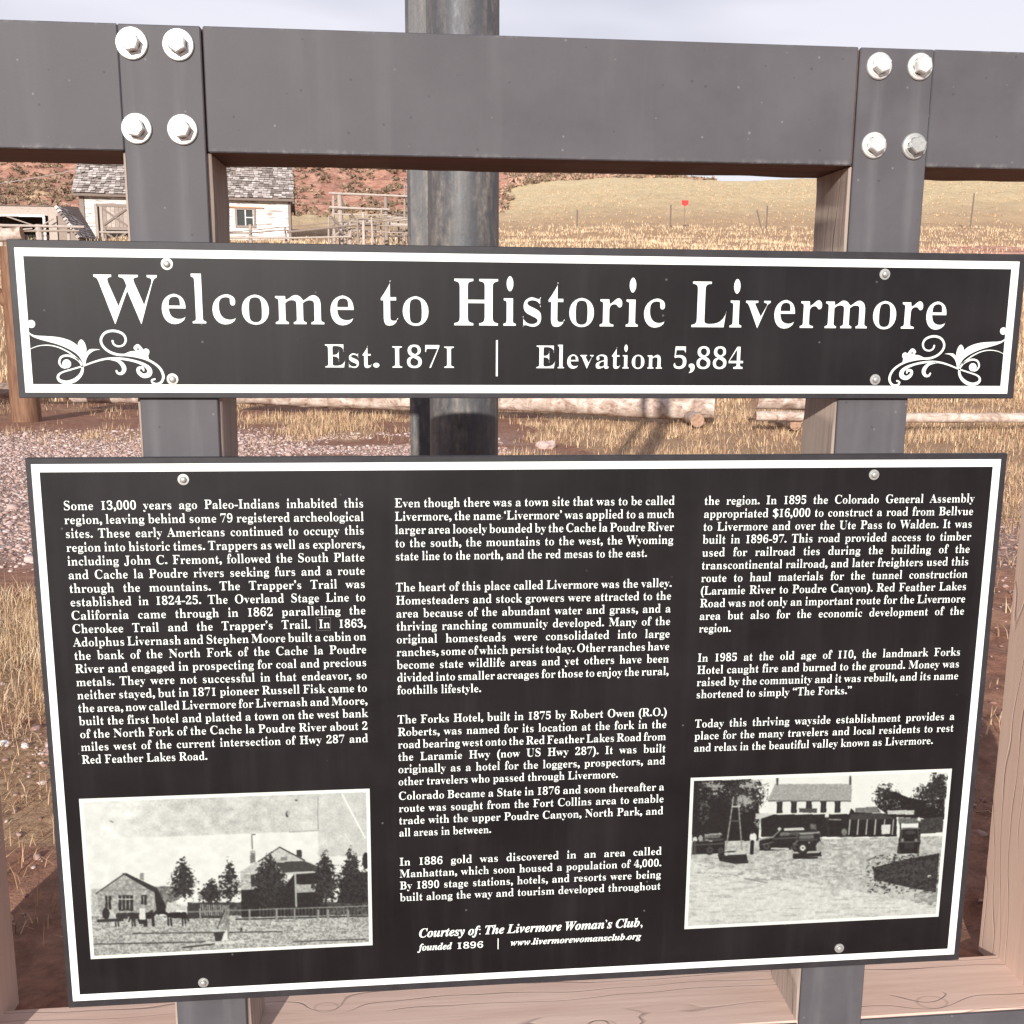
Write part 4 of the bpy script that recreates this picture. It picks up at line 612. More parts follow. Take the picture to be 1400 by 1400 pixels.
def lay_text(k, s, x0, x1, z, size, style='B', y=0, fat=7, just=True, sx=1., space=.24):
    """letters as flat print on the plane y; x0..x1 is filled by the word spaces when just is set"""
    W = text_width(s, style)*size*sx; ns = s.count(' ')
    if just and ns:
        sp = (x1-x0-W)/ns
        if sp < .15*size: f = (x1-x0-ns*.15*size)/W; sx *= f; sp = .15*size
        elif sp > .62*size: f = (x1-x0-ns*.62*size)/W; sx *= f; sp = .62*size
    else:
        sp = space*size
        if x1 is not None: f = (x1-x0)/(W+ns*sp); sx *= f; sp *= f
    x = x0
    for c in s:
        if c == ' ': x += sp; continue
        adv, V, T = glyph(style, c, fat)
        k.add([(x+px*.001*size*sx, y, z+pz*.001*size) for px, pz in V], T)
        x += adv*.001*size*sx

# ------------------------------------------------------------------ the two boards
YP = 1.488; TILT = .0022; XM = .183
def board(name, zbot, label, cat): return empty(name, (XM-.001, YP, Zr(zbot)), label, cat, rot=(0, TILT, 0))
def bobj(k, name, m, parent, **kw):
    me = k.build(name, m, parent, org=(XM, YP, parent.location.z), **kw); return me
def plate(k, x0, x1, z0, z1, y0=0., y1=.0095): k.box(x0, x1, YP+y0, YP+y1, Zr(z0), Zr(z1), bev=.0008)
def ringrect(k, o, i, y):
    V = []; 
    for (x0, x1, z0, z1) in (o, i): V += [(x0, y, Zr(z0)), (x1, y, Zr(z0)), (x1, y, Zr(z1)), (x0, y, Zr(z1))]
    k.add(V, [(q, (q+1) % 4, 4+(q+1) % 4, 4+q) for q in range(4)])
def quad(k, x0, x1, z0, z1, y): k.add([(x0, y, Zr(z0)), (x1, y, Zr(z0)), (x1, y, Zr(z1)), (x0, y, Zr(z1))], [(0, 1, 2, 3)])
def screw(x, z, parent):
    k = M(); n = 20
    prof = [(.0047, 0), (.0047, .002), (.0038, .0034), (.0020, .0041)]
    V = [(x+r*math.cos(2*math.pi*i/n), YP-.0008-h, Zr(z)+r*math.sin(2*math.pi*i/n)) for r, h in prof for i in range(n)]
    F = [(i*n+q, i*n+(q+1) % n, (i+1)*n+(q+1) % n, (i+1)*n+q) for i in range(len(prof)-1) for q in range(n)]
    F.append(tuple((len(prof)-1)*n+q for q in range(n)))
    k.add(V, F); s = bobj(k, 'screw', MZD, parent, smooth=True)
    k = M(); prof = [(.0082, .0), (.0080, .0011), (.0045, .0013)]
    V = [(x+r*math.cos(2*math.pi*i/n), YP-h, Zr(z)+r*math.sin(2*math.pi*i/n)) for r, h in prof for i in range(n)]
    F = [(i*n+q, i*n+(q+1) % n, (i+1)*n+(q+1) % n, (i+1)*n+q) for i in range(len(prof)-1) for q in range(n)]
    k.add(V, F); wv = bobj(k, 'washer', MZD, parent); wv.parent = s
PR = YP-.0004     # printed layer
fix = lambda z, x: z + TILT*(x-XM)
wel = board('welcome_sign', -.1088, 'long black welcome board with white border, town name and scrollwork corners', 'sign')
k = M(); plate(k, -.5447, .9125, -.1088, .1052); bobj(k, 'board', MF, wel)
k = M(); quad(k, -.5245, .8898, -.0897, .0834, YP-.0002); bobj(k, 'black_face', MPAN, wel)
k = M(); ringrect(k, (-.5355, .9017, -.1012, .0945), (-.5245, .8898, -.0897, .0834), PR); bobj(k, 'white_border', MW, wel)
for s, x0, x1 in (('Welcome', -.4335, -.0771), ('to', -.0478, .0283), ('Historic', .0569, .3700), ('Livermore', .4027, .7985)):
    k = M(); lay_text(k, s, x0, x1, Zr(-.0050+.0004), .0950, y=PR, fat=2); bobj(k, 'title_word', MW, wel)['label'] = 'white serif title word reading ' + s
for s, x0, x1 in (('Est. 1871', -.1247, .0645), ('Elevation 5,884', .1774, .4878)):
    k = M(); lay_text(k, s, x0, x1, Zr(-.0650), .0472, y=PR, fat=2, just=False, space=.27); bobj(k, 'subtitle', MW, wel)['label'] = 'white line reading ' + s
k = M(); quad(k, .1203, .1229, -.0770, -.0255, PR); bobj(k, 'divider_bar', MW, wel)
# scrollwork, drawn in the units of one corner and mirrored for the other
def cat_rom(P, n=9):
    P = [P[0]]+list(P)+[P[-1]]; o = []
    for i in range(1, len(P)-2):
        for j in range(n):
            t = j/n; a, b, c, d = P[i-1:i+3]
            o.append(tuple(.5*((2*b[q])+(-a[q]+c[q])*t+(2*a[q]-5*b[q]+4*c[q]-d[q])*t*t+(-a[q]+3*b[q]-3*c[q]+d[q])*t**3) for q in range(len(b))))
    o.append(tuple(P[-2])); return o
def ornament(parent, mirror):
    def X(x, y):
        lx = -.5371+x*.0001612-(y*.0000065); lz = .0075-y*.0001655
        if mirror: lx = .3655-lx
        return (lx, PR-.00003, Zr(lz))
    k = M(); 
    def stroke(P, n=9):
        Q = cat_rom(P, n); A = []; B = []
        for i, (x, y, wd) in enumerate(Q):
            a = Q[max(i-1, 0)]; b = Q[min(i+1, len(Q)-1)]; dx, dy = b[0]-a[0], b[1]-a[1]; l = math.hypot(dx, dy) or 1
            A.append((x-dy/l*wd/2, y+dx/l*wd/2)); B.append((x+dy/l*wd/2, y-dx/l*wd/2))
        k.add([X(*p) for p in A]+[X(*p) for p in B], [(i, i+1, len(A)+i+1, len(A)+i) for i in range(len(A)-1)])
        for (x, y, wd) in (Q[0], Q[-1]): disc(x, y, wd/2)
    lv = [0]
    def disc(x, y, r):
        lv[0] += 1; k.add([tuple(np.array(X(x+r*math.cos(t*math.pi/10), y+r*math.sin(t*math.pi/10)))-(0, 1e-5*lv[0], 0)) for t in range(20)], [tuple(range(20))])
    def fill(P, hole=None):
        Q = cat_rom(list(P)+[P[0]], 6)[:-1]
        polys = [[Vector((p[0], p[1], 0)) for p in Q]]
        if hole: polys.append([Vector((hole[0]+hole[2]*math.cos(t), hole[1]+hole[2]*1.3*math.sin(t), 0)) for t in np.linspace(0, 2*math.pi, 12)[:-1]])
        T = tessellate_polygon(polys); lv[0] += 1
        k.add([tuple(np.array(X(p.x, p.y))-(0, 1e-5*lv[0], 0)) for c in polys for p in c], T)
    disc(105, 90, 33)
    fill([(66, 120), (82, 155), (130, 182), (230, 189), (330, 198), (420, 224), (478, 262), (486, 285), (486, 245), (512, 215), (540, 240), (555, 290), (553, 318), (590, 294), (668, 297), (620, 306), (575, 338), (552, 378), (543, 415), (534, 436), (518, 400), (492, 355), (450, 318), (390, 285), (320, 257), (250, 237), (160, 212), (105, 188), (74, 155)])
    stroke([(80, 300, 4), (150, 272, 6), (230, 263, 8), (310, 276, 9), (390, 311, 11), (450, 352, 12), (495, 392, 14)])
    disc(387, 417, 37)
    stroke([(372, 452, 10), (345, 440, 14), (326, 405, 17), (342, 363, 17), (388, 348, 17), (440, 360, 17), (490, 392, 17), (517, 440, 20), (505, 500, 26), (455, 550, 32), (385, 572, 30), (325, 556, 26), (312, 520, 20), (345, 489, 14), (430, 462, 13), (520, 435, 13), (610, 402, 14), (700, 377, 16), (790, 369, 17), (880, 377, 19), (960, 394, 20), (1030, 420, 26), (1076, 458, 38), (1075, 500, 44), (1030, 515, 36), (990, 488, 30), (985, 455, 26), (1018, 447, 22), (1030, 470, 14)])
    stroke([(740, 376, 10), (810, 388, 22), (852, 422, 34), (866, 462, 36), (846, 494, 26), (815, 495, 18), (801, 475, 16)])
    stroke([(774, 226, 18), (785, 254, 15), (822, 270, 14), (866, 256, 16), (884, 215, 18), (866, 172, 19), (818, 147, 20), (758, 143, 20), (705, 165, 20), (677, 215, 20), (692, 268, 20), (742, 313, 20), (812, 338, 20), (884, 342, 18), (962, 352, 18), (1042, 372, 18), (1112, 405, 18), (1168, 452, 20), (1195, 512, 22), (1184, 560, 20), (1148, 584, 20), (1108, 576, 17), (1097, 553, 14), (1122, 543, 16)])
    fill([(866, 334), (920, 312), (962, 305), (948, 282), (966, 257), (990, 252), (1012, 272), (1032, 296), (1050, 286), (1076, 298), (1080, 322), (1070, 345), (1070, 374), (1000, 352), (930, 345)], (986, 292, 8))
    return k
for mir in (False, True): bobj(ornament(wel, mir), 'scroll_ornament', MW, wel)
for x, z in ((-.3348, .0763), (.6942, .0725), (-.3353, -.0813), (.6909, -.0816)): screw(x, fix(z, x), wel)

inf = board('history_board', -1.0570, 'large black history board with three columns of white text and two old photographs', 'sign')
k = M(); plate(k, -.5455, .9100, -1.0570, -.1930); bobj(k, 'board', MF, inf)
k = M(); quad(k, -.5270, .8877, -1.0342, -.2133, YP-.0002); bobj(k, 'black_face', MPAN, inf)
k = M(); ringrect(k, (-.5378, .9000, -1.0452, -.2018), (-.5270, .8877, -1.0342, -.2133), PR); bobj(k, 'white_border', MW, inf)
for x, z in ((-.3297, -.2238), (.6979, -.2258), (-.3386, -1.0234), (.6973, -1.0236)): screw(x, fix(z, x), inf)
SIZE = .0192
MGREY, nt_, b_ = mat('grey_patch_edge', .5, .3); b_.inputs['Base Color'].default_value = (.10, .095, .09, 1)
def para(x0, x1, z0, z1, lines, last=None):
    n = len(lines)
    for i, s in enumerate(lines):
        z = z0+(z1-z0)*i/max(n-1, 1); k = M(); end = x1
        lastl = (i == n-1 and last is not None)
        if s == 'Cherokee Trail and the Trapper’s Trail. In 1863,': pass
        lay_text(k, s, x0, last if lastl else x1, Zr(fix(z, x0)), SIZE, y=PR, fat=4, just=not lastl, sx=.93)
        bobj(k, 'text_line', MW, inf)
para(-.4985, -.0745, -.2662, -.6508, ['Some 13,000 years ago Paleo-Indians inhabited this', 'region, leaving behind some 79 registered archeological',
 'sites. These early Americans continued to occupy this', 'region into historic times. Trappers as well as explorers,', 'including John C. Fremont, followed the South Platte',
 'and Cache la Poudre rivers seeking furs and a route', 'through the mountains. The Trapper’s Trail was', 'established in 1824-25. The Overland Stage Line to',
 'California came through in 1862 paralleling the', 'Cherokee Trail and the Trapper’s Trail. In 1863,', 'Adolphus Livernash and Stephen Moore built a cabin on',
 'the bank of the North Fork of the Cache la Poudre', 'River and engaged in prospecting for coal and precious', 'metals. They were not successful in that endeavor, so',
 'neither stayed, but in 1871 pioneer Russell Fisk came to', 'the area, now called Livermore for Livernash and Moore,', 'built the first hotel and platted a town on the west bank',
 'of the North Fork of the Cache la Poudre River about 2', 'miles west of the current intersection of Hwy 287 and', 'Red Feather Lakes Road.'], -.3152)
k = M(); ringrect(k, (-.1482, -.1268, -.4540, -.4335), (-.1476, -.1274, -.4534, -.4341), PR); bobj(k, 'patch_outline', MGREY, inf)['label'] = 'faint outline of a small patch round the word In'
C2 = (-.0300, .3895)
para(*C2, -.2677, -.3476, ['Even though there was a town site that was to be called', 'Livermore, the name ‘Livermore’ was applied to a much', 'larger area loosely bounded by the Cache la Poudre River',
 'to the south, the mountains to the west, the Wyoming', 'state line to the north, and the red mesas to the east.'], .3494)
para(*C2, -.3952, -.5561, ['The heart of this place called Livermore was the valley.', 'Homesteaders and stock growers were attracted to the', 'area because of the abundant water and grass, and a',
 'thriving ranching community developed. Many of the', 'original homesteads were consolidated into large', 'ranches, some of which persist today. Other ranches have',
 'become state wildlife areas and yet others have been', 'divided into smaller acreages for those to enjoy the rural,', 'foothills lifestyle.'], .0982)
para(*C2, -.6031, -.7041, ['The Forks Hotel, built in 1875 by Robert Owen (R.O.)', 'Roberts, was named for its location at the fork in the', 'road bearing west onto the Red Feather Lakes Road from',
 'the Laramie Hwy (now US Hwy 287). It was built', 'originally as a hotel for the loggers, prospectors, and', 'other travelers who passed through Livermore.'], .3143)
para(*C2, -.7281, -.7894, ['Colorado Became a State in 1876 and soon thereafter a', 'route was sought from the Fort Collins area to enable', 'trade with the upper Poudre Canyon, North Park, and', 'all areas in between.'], .1144)
para(*C2, -.8388, -.8998, ['In 1886 gold was discovered in an area called', 'Manhattan, which soon housed a population of 4,000.', 'By 1890 stage stations, hotels, and resorts were being', 'built along the way and tourism developed throughout'])
C3 = (.4345, .8630)
para(*C3, -.2693, -.4696, ['the region. In 1895 the Colorado General Assembly', 'appropriated $16,000 to construct a road from Bellvue', 'to Livermore and over the Ute Pass to Walden. It was',
 'built in 1896-97. This road provided access to timber', 'used for railroad ties during the building of the', 'transcontinental railroad, and later freighters used this', 'route to haul materials for the tunnel construction',
 '(Laramie River to Poudre Canyon). Red Feather Lakes', 'Road was not only an important route for the Livermore', 'area but also for the economic development of the', 'region.'], .4857)
para(*C3, -.5171, -.5767, ['In 1985 at the old age of 110, the landmark Forks', 'Hotel caught fire and burned to the ground. Money was', 'raised by the community and it was rebuilt, and its name', 'shortened to simply “The Forks.”'], .6873)
para(*C3, -.6254, -.6657, ['Today this thriving wayside establishment provides a', 'place for the many travelers and local residents to rest', 'and relax in the beautiful valley known as Livermore.'], .8299)
for s, x0, x1, z, sz, st in (('Courtesy of: The Livermore Woman’s Club,', -.0006, .3623, -.9646, .0222, 'I'), ('founded', -.0001, .0520, -.9878, .0170, 'I'), ('1896', .0590, .1029, -.9880, .0165, 'B'),
                             ('www.livermorewomansclub.org', .1466, .3601, -.9873, .0160, 'I')):
    k = M(); lay_text(k, s, x0, x1, Zr(fix(z, x0)), sz, style=st, y=PR, fat=8, just=False); bobj(k, 'credit_line', MW, inf)
k = M(); quad(k, .1254, .1268, -.9925, -.9735, PR); bobj(k, 'divider_bar', MW, inf)

# ------------------------------------------------------------------ the two printed photographs
def hom(src, dst):
    A = []; B = []
    for (x, y), (u, v) in zip(src, dst):
        A += [[x, y, 1, 0, 0, 0, -u*x, -u*y], [0, 0, 0, x, y, 1, -v*x, -v*y]]; B += [u, v]
    h = np.linalg.solve(np.array(A, float), np.array(B, float)); return np.append(h, 1).reshape(3, 3)
class Print:
    """a grey picture evaluated on a grid; drawing coordinates are the scan's own"""
    def __init__(s, corners, nx, ny):
        H = hom([(0, 0), (1, 0), (1, 1), (0, 1)], corners)
        u, v = np.meshgrid(np.linspace(0, 1, nx), np.linspace(0, 1, ny)); s.u, s.v = u, v
        w_ = H[2, 0]*u+H[2, 1]*v+1; s.x = (H[0, 0]*u+H[0, 1]*v+H[0, 2])/w_; s.y = (H[1, 0]*u+H[1, 1]*v+H[1, 2])/w_
        s.g = np.full(u.shape, .7)
    def poly(s, P, val, tex=0, ts=6, seed=1):
        x, y = s.x, s.y; m = np.zeros(x.shape, bool)
        for (x0, y0), (x1, y1) in zip(P, list(P[1:])+[P[0]]):
            c = (y0 > y) != (y1 > y)
            if y1 != y0: m ^= c & (x < (x1-x0)*(y-y0)/(y1-y0)+x0)
        s.put(m, val, tex, ts, seed)
    def put(s, m, val, tex=0, ts=6, seed=1):
        n = (fbm(s.x/ts, s.y/ts, seed, 3)-.5)*2*tex
        s.g = np.where(m, np.clip(val+n, .01, .85), s.g)
    def line(s, x0, y0, x1, y1, wd, val):
        dx, dy = x1-x0, y1-y0; t = np.clip(((s.x-x0)*dx+(s.y-y0)*dy)/(dx*dx+dy*dy), 0, 1)
        d = np.hypot(s.x-x0-t*dx, s.y-y0-t*dy); a = np.clip(1-(d-wd/2)/1.5, 0, 1); s.g = s.g*(1-a)+val*a
    def ell(s, cx, cy, rx, ry, val, tex=0, ts=6, seed=1): s.put(((s.x-cx)/rx)**2+((s.y-cy)/ry)**2 < 1, val, tex, ts, seed)
    def tree(s, cx, cy, rx, ry, seed=1, val=.04, thr=.5, top=1.):
        x, y = (s.x-cx)/rx, (s.y-cy)/ry
        wdt = np.clip(.35+.75*(y+1)/1.2, .12, 1)*top+(1-top)
        rr = np.hypot(x/wdt, y)
        n = .55*fbm(s.x/13, s.y/11, seed, 3, .6)+.45*fbm(s.x/4.2, s.y/3.4, seed+9, 2)
        m = n > thr-.20+.32*rr**2
        lf = fbm(s.x/4, s.y/4, seed+50, 2)
        s.g = np.where(m & (rr < 1.35), np.clip(val+(lf-.42)*.42, .012, .5), s.g)
    def soften(s, grain=.13):
        g = s.g; k_ = (g[:-2]+2*g[1:-1]+g[2:])/4; g = np.vstack([g[:1], k_, g[-1:]]); k_ = (g[:, :-2]+2*g[:, 1:-1]+g[:, 2:])/4; g = np.hstack([g[:, :1], k_, g[:, -1:]])
        s.g = np.clip(g+(fbm(s.x/3.2, s.y/3.2, 71, 2)-.5)*grain*(1-.7*(g > .70)), .01, .9)
    def build(s, x0, x1, z0, z1, parent, label):
        ny, nx = s.u.shape; X = x0+(x1-x0)*s.u; Z = z1+(z0-z1)*s.v
        V = np.stack([X-XM, np.full(X.shape, PR-YP-.0001), Zr(Z)-parent.location.z], -1).reshape(-1, 3)
        a = (np.arange(ny-1)[:, None]*nx+np.arange(nx-1)[None, :]).ravel()
        o = np_mesh('photograph', V, np.stack([a, a+nx, a+nx+1, a+1], -1), MPH, parent, tint=s.g.ravel()); o['label'] = label; return o
MPH, nt_, b_ = mat('photo_print', .42, .45)
a_ = attr(nt_); r_ = ramp(nt_, a_.outputs['Fac'], [(0, (.006, .005, .006)), (.25, (.045, .046, .043)), (.5, (.20, .21, .195)), (.75, (.47, .495, .46)), (1, (.80, .84, .79))]); nt_.links.new(r_, b_.inputs['Base Color'])

p = Print([(32, 80), (1355, 20), (1363, 735), (80, 808)], 440, 270)
n = fbm(p.x/38, p.y/30, 3, 4); n2 = fbm(p.x/7, p.y/7, 5, 3)
p.g = .74+(n-.5)*.10
up = (p.y < 262-.045*(p.x-100)) & (p.x < 1118) & (p.x > 130); p.g = np.where(up, .64+(n-.5)*.20+(n2-.5)*.10+.10*sstep(500-p.x, 0, 350), p.g)
p.g = np.where((p.x >= 1118) & (p.y < 330), .64+(n-.5)*.14+(n2-.5)*.08, p.g)
p.line(1118, 60, 1118, 215, 1.5, .42); p.line(985, 222, 1118, 214, 1.5, .42); p.line(1228, 45, 1332, 245, 4, .82); p.line(1240, 225, 1278, 285, 2, .74)
p.ell(978, 140, 7, 14, .15); p.ell(984, 136, 7, 13, .55); p.ell(1020, 77, 6, 4, .2); p.line(175, 180, 186, 184, 3, .3)
gy = 612-.012*(p.x-100)
p.put(p.y > gy, .50, .34, 5, 8); p.put((p.y > gy) & (fbm(p.x/30, p.y/5, 12, 3) > .60), .60, .12, 8, 9)
p.put((p.y > gy-60) & (p.y < gy) & (p.x > 520), .20, .25, 8, 4)
for y0, x0, x1 in ((690, 270, 950), (740, 90, 600), (722, 1000, 1330)): p.line(x0, y0, x1, y0-14, 4, .2)
p.poly([(85, 490), (420, 470), (470, 520), (470, 600), (85, 610)], .58, .14, 8)
p.poly([(108, 508), (233, 418), (380, 500), (415, 510), (415, 600), (125, 610)], .50, .20, 7, 3)       # cottage
p.poly([(225, 418), (245, 416), (430, 505), (372, 503)], .09, .06); p.poly([(372, 500), (428, 500), (420, 600), (380, 600)], .05, .04)
p.line(106, 510, 233, 420, 4, .16); p.poly([(306, 414), (324, 414), (324, 450), (306, 442)], .42)
for x0, x1, y0, y1 in ((148, 174, 520, 580), (208, 274, 516, 586), (310, 336, 514, 560)): p.poly([(x0, y0), (x1, y0), (x1, y1), (x0, y1)], .08, .1, 3)
for x in (160, 223, 240, 258, 322): p.line(x, 520, x, 580, 2.5, .6)
p.line(206, 534, 276, 534, 3, .7); p.line(120, 498, 345, 488, 2, .35)
p.poly([(380, 478), (480, 470), (500, 520), (420, 560)], .33, .2); p.line(425, 500, 530, 452, 5, .55)
p.poly([(430, 545), (515, 560), (515, 585), (425, 575)], .62, .1)
for cx, cy, rx, ry, sd_, th in ((500, 440, 66, 112, 3, .50), (630, 500, 62, 62, 14, .44), (712, 450, 56, 112, 5, .52), (880, 430, 66, 118, 9, .40), (1150, 420, 66, 125, 11, .46), (1270, 430, 76, 138, 13, .46)):
    if cx < 800: p.tree(cx, cy, rx, ry, sd_, thr=th)
p.poly([(520, 555), (680, 545), (680, 615), (520, 620)], .12, .12)
for x in range(580, 690, 10): p.line(x, 556, x, 605, 3, .55)
p.poly([(748, 412), (845, 352), (905, 330), (942, 291), (1055, 350), (1140, 385), (1140, 412), (958, 412)], .60, .14, 7)   # two-storey hotel
p.poly([(925, 362), (1050, 352), (1140, 388), (1110, 402), (960, 410)], .17, .10, 5); p.line(845, 358, 942, 291, 3, .12); p.line(942, 291, 1055, 350, 4, .12)
p.poly([(762, 414), (960, 410), (960, 480), (765, 490)], .55, .16); p.poly([(945, 336), (975, 334), (975, 352), (945, 354)], .38)
p.poly([(810, 420), (848, 418), (848, 470), (810, 472)], .12); p.line(828, 418, 828, 472, 3, .6)
p.poly([(765, 488), (960, 475), (1010, 410), (1140, 405), (1160, 600), (765, 612)], .045, .05, 5)
p.poly([(1014, 460), (1110, 458), (1110, 495), (1014, 500)], .52, .16); p.line(1012, 410, 1016, 560, 8, .55); p.line(1142, 480, 1142, 560, 8, .5); p.line(962, 412, 1112, 402, 8, .62)
p.line(816, 240, 818, 300, 4, .35); p.line(816, 234, 830, 234, 4, .3); p.poly([(808, 308), (830, 308), (830, 360), (808, 368)], .33, .1); p.line(808, 314, 830, 314, 6, .6)
p.poly([(1020, 304), (1042, 304), (1042, 338), (1020, 330)], .12)
p.tree(895, 440, 78, 120, 9, thr=.40); p.tree(1150, 430, 66, 130, 11, thr=.46); p.tree(1270, 440, 76, 148, 13, thr=.46); p.ell(1335, 350, 16, 38, .05, .05); p.poly([(1240, 420), (1345, 400), (1345, 540), (1200, 545)], .06, .10, 7)
for i in range(32):
    x = 850+i*16; p.line(x, 568, x, 604, 2.5, .30)
p.line(520, 590, 1345, 556, 4, .42); p.line(740, 622, 1345, 602, 4, .10)
for x in (578, 803, 925, 1008, 1115, 1160, 1253): p.line(x, 578, x, 624, 8, .45)
p.poly([(640, 683), (684, 679), (676, 720), (646, 722)], .10, .05); p.poly([(684, 560), (712, 556), (708, 712), (694, 712)], .38, .25, 4); p.line(655, 665, 688, 580, 3, .15); p.poly([(672, 720), (700, 660), (704, 716)], .72)
p.poly([(590, 728), (775, 716), (780, 728), (600, 742)], .66, .1); p.ell(764, 668, 6, 9, .2); p.line(640, 735, 500, 752, 6, .18)
def horse(x, y, l, v, v2=None, face=1):
    p.ell(x, y, l*.34, 14, v, .05, 5); p.ell(x-face*l*.26, y+1, l*.12, 17, v); v2 = v if v2 is None else v2
    for dx in (-.30, -.2, .20, .29): p.line(x+dx*l, y+6, x+dx*l+3, y+46, 5.5, v if dx < 0 else v2)
    p.line(x+face*l*.32, y-4, x+face*l*.52, y-20, 11, v2); p.line(x+face*l*.5, y-21, x+face*l*.62, y-6, 7, v2); p.line(x-face*l*.34, y-4, x-face*l*.42, y+26, 5, v)
horse(228, 610, 120, .10, .62, -1); horse(300, 610, 110, .07, .07, 1); horse(470, 605, 130, .03, .03, -1); horse(345, 608, 70, .05, .05, 1)
p.ell(182, 622, 14, 26, .62, .1); p.poly([(302, 575), (328, 575), (330, 628), (300, 628)], .70, .08); p.ell(314, 566, 9, 10, .5); p.poly([(296, 626), (330, 626), (328, 646), (298, 646)], .06)
p.poly([(108, 628), (230, 622), (230, 634), (110, 640)], .12); p.ell(150, 600, 16, 26, .05); p.ell(506, 650, 6, 6, .6)
p.soften(); bd = (p.u < .0125) | (p.u > .9875) | (p.v < .021) | (p.v > .979); p.g = np.where(bd, .82, p.g)
p.build(-.5064, -.0739, fix(-.9733, -.29), fix(-.7072, -.29), inf, 'old photograph of a cottage, horses and a hotel behind trees')

p = Print([(52, 82), (1367, 45), (1303, 788), (25, 842)], 440, 270)
n = fbm(p.x/38, p.y/30, 3, 4); n2 = fbm(p.x/7, p.y/7, 5, 3)
p.g = .74+(n-.5)*.05
rd = p.y > 395+.0*(p.x)-.02*(p.x-700)
p.put(rd, .58, .12, 16, 8); p.put((p.y > 500+(p.x-60)*.19) , .66, .07, 16, 9); p.put((p.y > 500+(p.x-60)*.19) & (fbm(p.x/60, p.y/7, 19, 3) > .62), .58, .06, 10, 2)
p.put((p.y > 380) & (p.y < 600) & (fbm(p.x/26, p.y/8, 29, 3) > .60), .50, .12, 8, 4)
p.poly([(880, 240), (990, 232), (1010, 262), (880, 270)], .34, .08); p.tree(1035, 185, 75, 75, 23, thr=.52, top=0); p.tree(1300, 140, 60, 90, 24, thr=.5, top=0); p.tree(1255, 170, 90, 60, 28, thr=.5, top=0)
p.poly([(990, 235), (1020, 190), (1080, 160), (1150, 190), (1240, 205), (1330, 195), (1330, 300), (1060, 285)], .03, .03, 6)
p.poly([(1200, 300), (1325, 285), (1322, 365), (1200, 372)], .14, .14, 7)
p.poly([(60, 95), (360, 95), (400, 270), (395, 400), (60, 400)], .028, .02, 6); p.tree(330, 165, 110, 100, 33, thr=.50, top=0); p.tree(170, 118, 100, 34, 36, val=.40, thr=.66, top=0)
p.tree(320, 205, 70, 45, 37, val=.55, thr=.62, top=0); p.tree(400, 310, 34, 50, 38, val=.5, thr=.62, top=0); p.tree(345, 120, 60, 40, 39, val=.6, thr=.60, top=0)
p.poly([(380, 262), (470, 262), (480, 292), (380, 292)], .62, .1)
p.poly([(440, 198), (476, 116), (864, 118), (860, 206)], .50, .09, 6); p.poly([(445, 204), (855, 206), (850, 268), (445, 266)], .72, .03)
p.line(488, 88, 488, 118, 9, .2); p.line(855, 82, 855, 118, 9, .2); p.line(444, 201, 858, 205, 4, .25)
for x in (500, 572, 648, 721, 792): p.poly([(x-14, 205), (x+14, 205), (x+14, 262), (x-14, 262)], .05, .05); p.line(x, 206, x, 262, 2, .2)
p.poly([(598, 238), (688, 240), (688, 262), (598, 260)], .22, .12, 4)
p.poly([(408, 290), (470, 270), (850, 270), (860, 240), (880, 262), (1090, 272), (1090, 384), (860, 384), (408, 380)], .035, .03, 6)
p.poly([(860, 270), (1010, 266), (1090, 296), (850, 300)], .14, .06)
for x in (855, 898, 942, 985, 1030, 1074): p.line(x, 300, x-6, 372, 6, .55)
p.poly([(1012, 324), (1060, 324), (1058, 372), (1014, 372)], .66, .06); p.line(750, 296, 808, 298, 6, .42); p.ell(738, 276, 11, 14, .7); p.line(738, 290, 748, 372, 10, .08); p.ell(826, 360, 14, 18, .35, .1); p.poly([(655, 318), (685, 318), (685, 346), (655, 346)], .30, .1)
p.line(268, 180, 232, 440, 6, .45); p.line(290, 180, 312, 445, 6, .45); p.line(262, 228, 300, 228, 6, .6); p.line(250, 300, 300, 300, 4, .3)
p.poly([(190, 468), (240, 452), (330, 452), (345, 512), (280, 516), (200, 500)], .06, .06); p.poly([(222, 458), (330, 452), (332, 468), (226, 474)], .60, .08)
p.poly([(62, 400), (110, 362), (210, 360), (225, 400), (225, 460), (62, 468)], .035, .03); p.poly([(120, 366), (205, 358), (215, 372), (130, 378)], .45, .08); p.line(130, 395, 160, 400, 8, .5); p.ell(75, 392, 12, 14, .65); p.ell(104, 388, 12, 16, .5); p.line(75, 405, 74, 462, 12, .2)
p.ell(368, 384, 18, 24, .70, .05); p.ell(364, 358, 10, 7, .10); p.line(364, 405, 362, 462, 16, .03)
p.poly([(400, 400), (470, 378), (520, 346), (620, 350), (640, 445), (400, 450)], .04, .03); p.poly([(522, 338), (620, 334), (628, 348), (524, 352)], .62, .05); p.line(415, 392, 470, 382, 7, .5); p.line(455, 440, 545, 442, 8, .6); p.line(505, 368, 560, 366, 6, .35); p.ell(436, 425, 22, 24, .02); p.ell(500, 342, 10, 8, .6); p.poly([(575, 380), (590, 355), (700, 350), (716, 385)], .1)
p.poly([(570, 400), (585, 360), (690, 358), (708, 400), (712, 480), (568, 488)], .05, .04); p.poly([(590, 362), (700, 356), (706, 366), (592, 374)], .45); p.poly([(600, 374), (672, 372), (676, 392), (600, 394)], .3)
p.ell(618, 438, 30, 32, .03); p.ell(618, 438, 15, 15, .68); p.ell(618, 438, 5, 5, .2); p.line(560, 462, 700, 458, 9, .55); p.ell(704, 434, 20, 26, .50, .15, 5); p.ell(570, 438, 10, 18, .55, .1); p.line(575, 488, 690, 488, 8, .05)
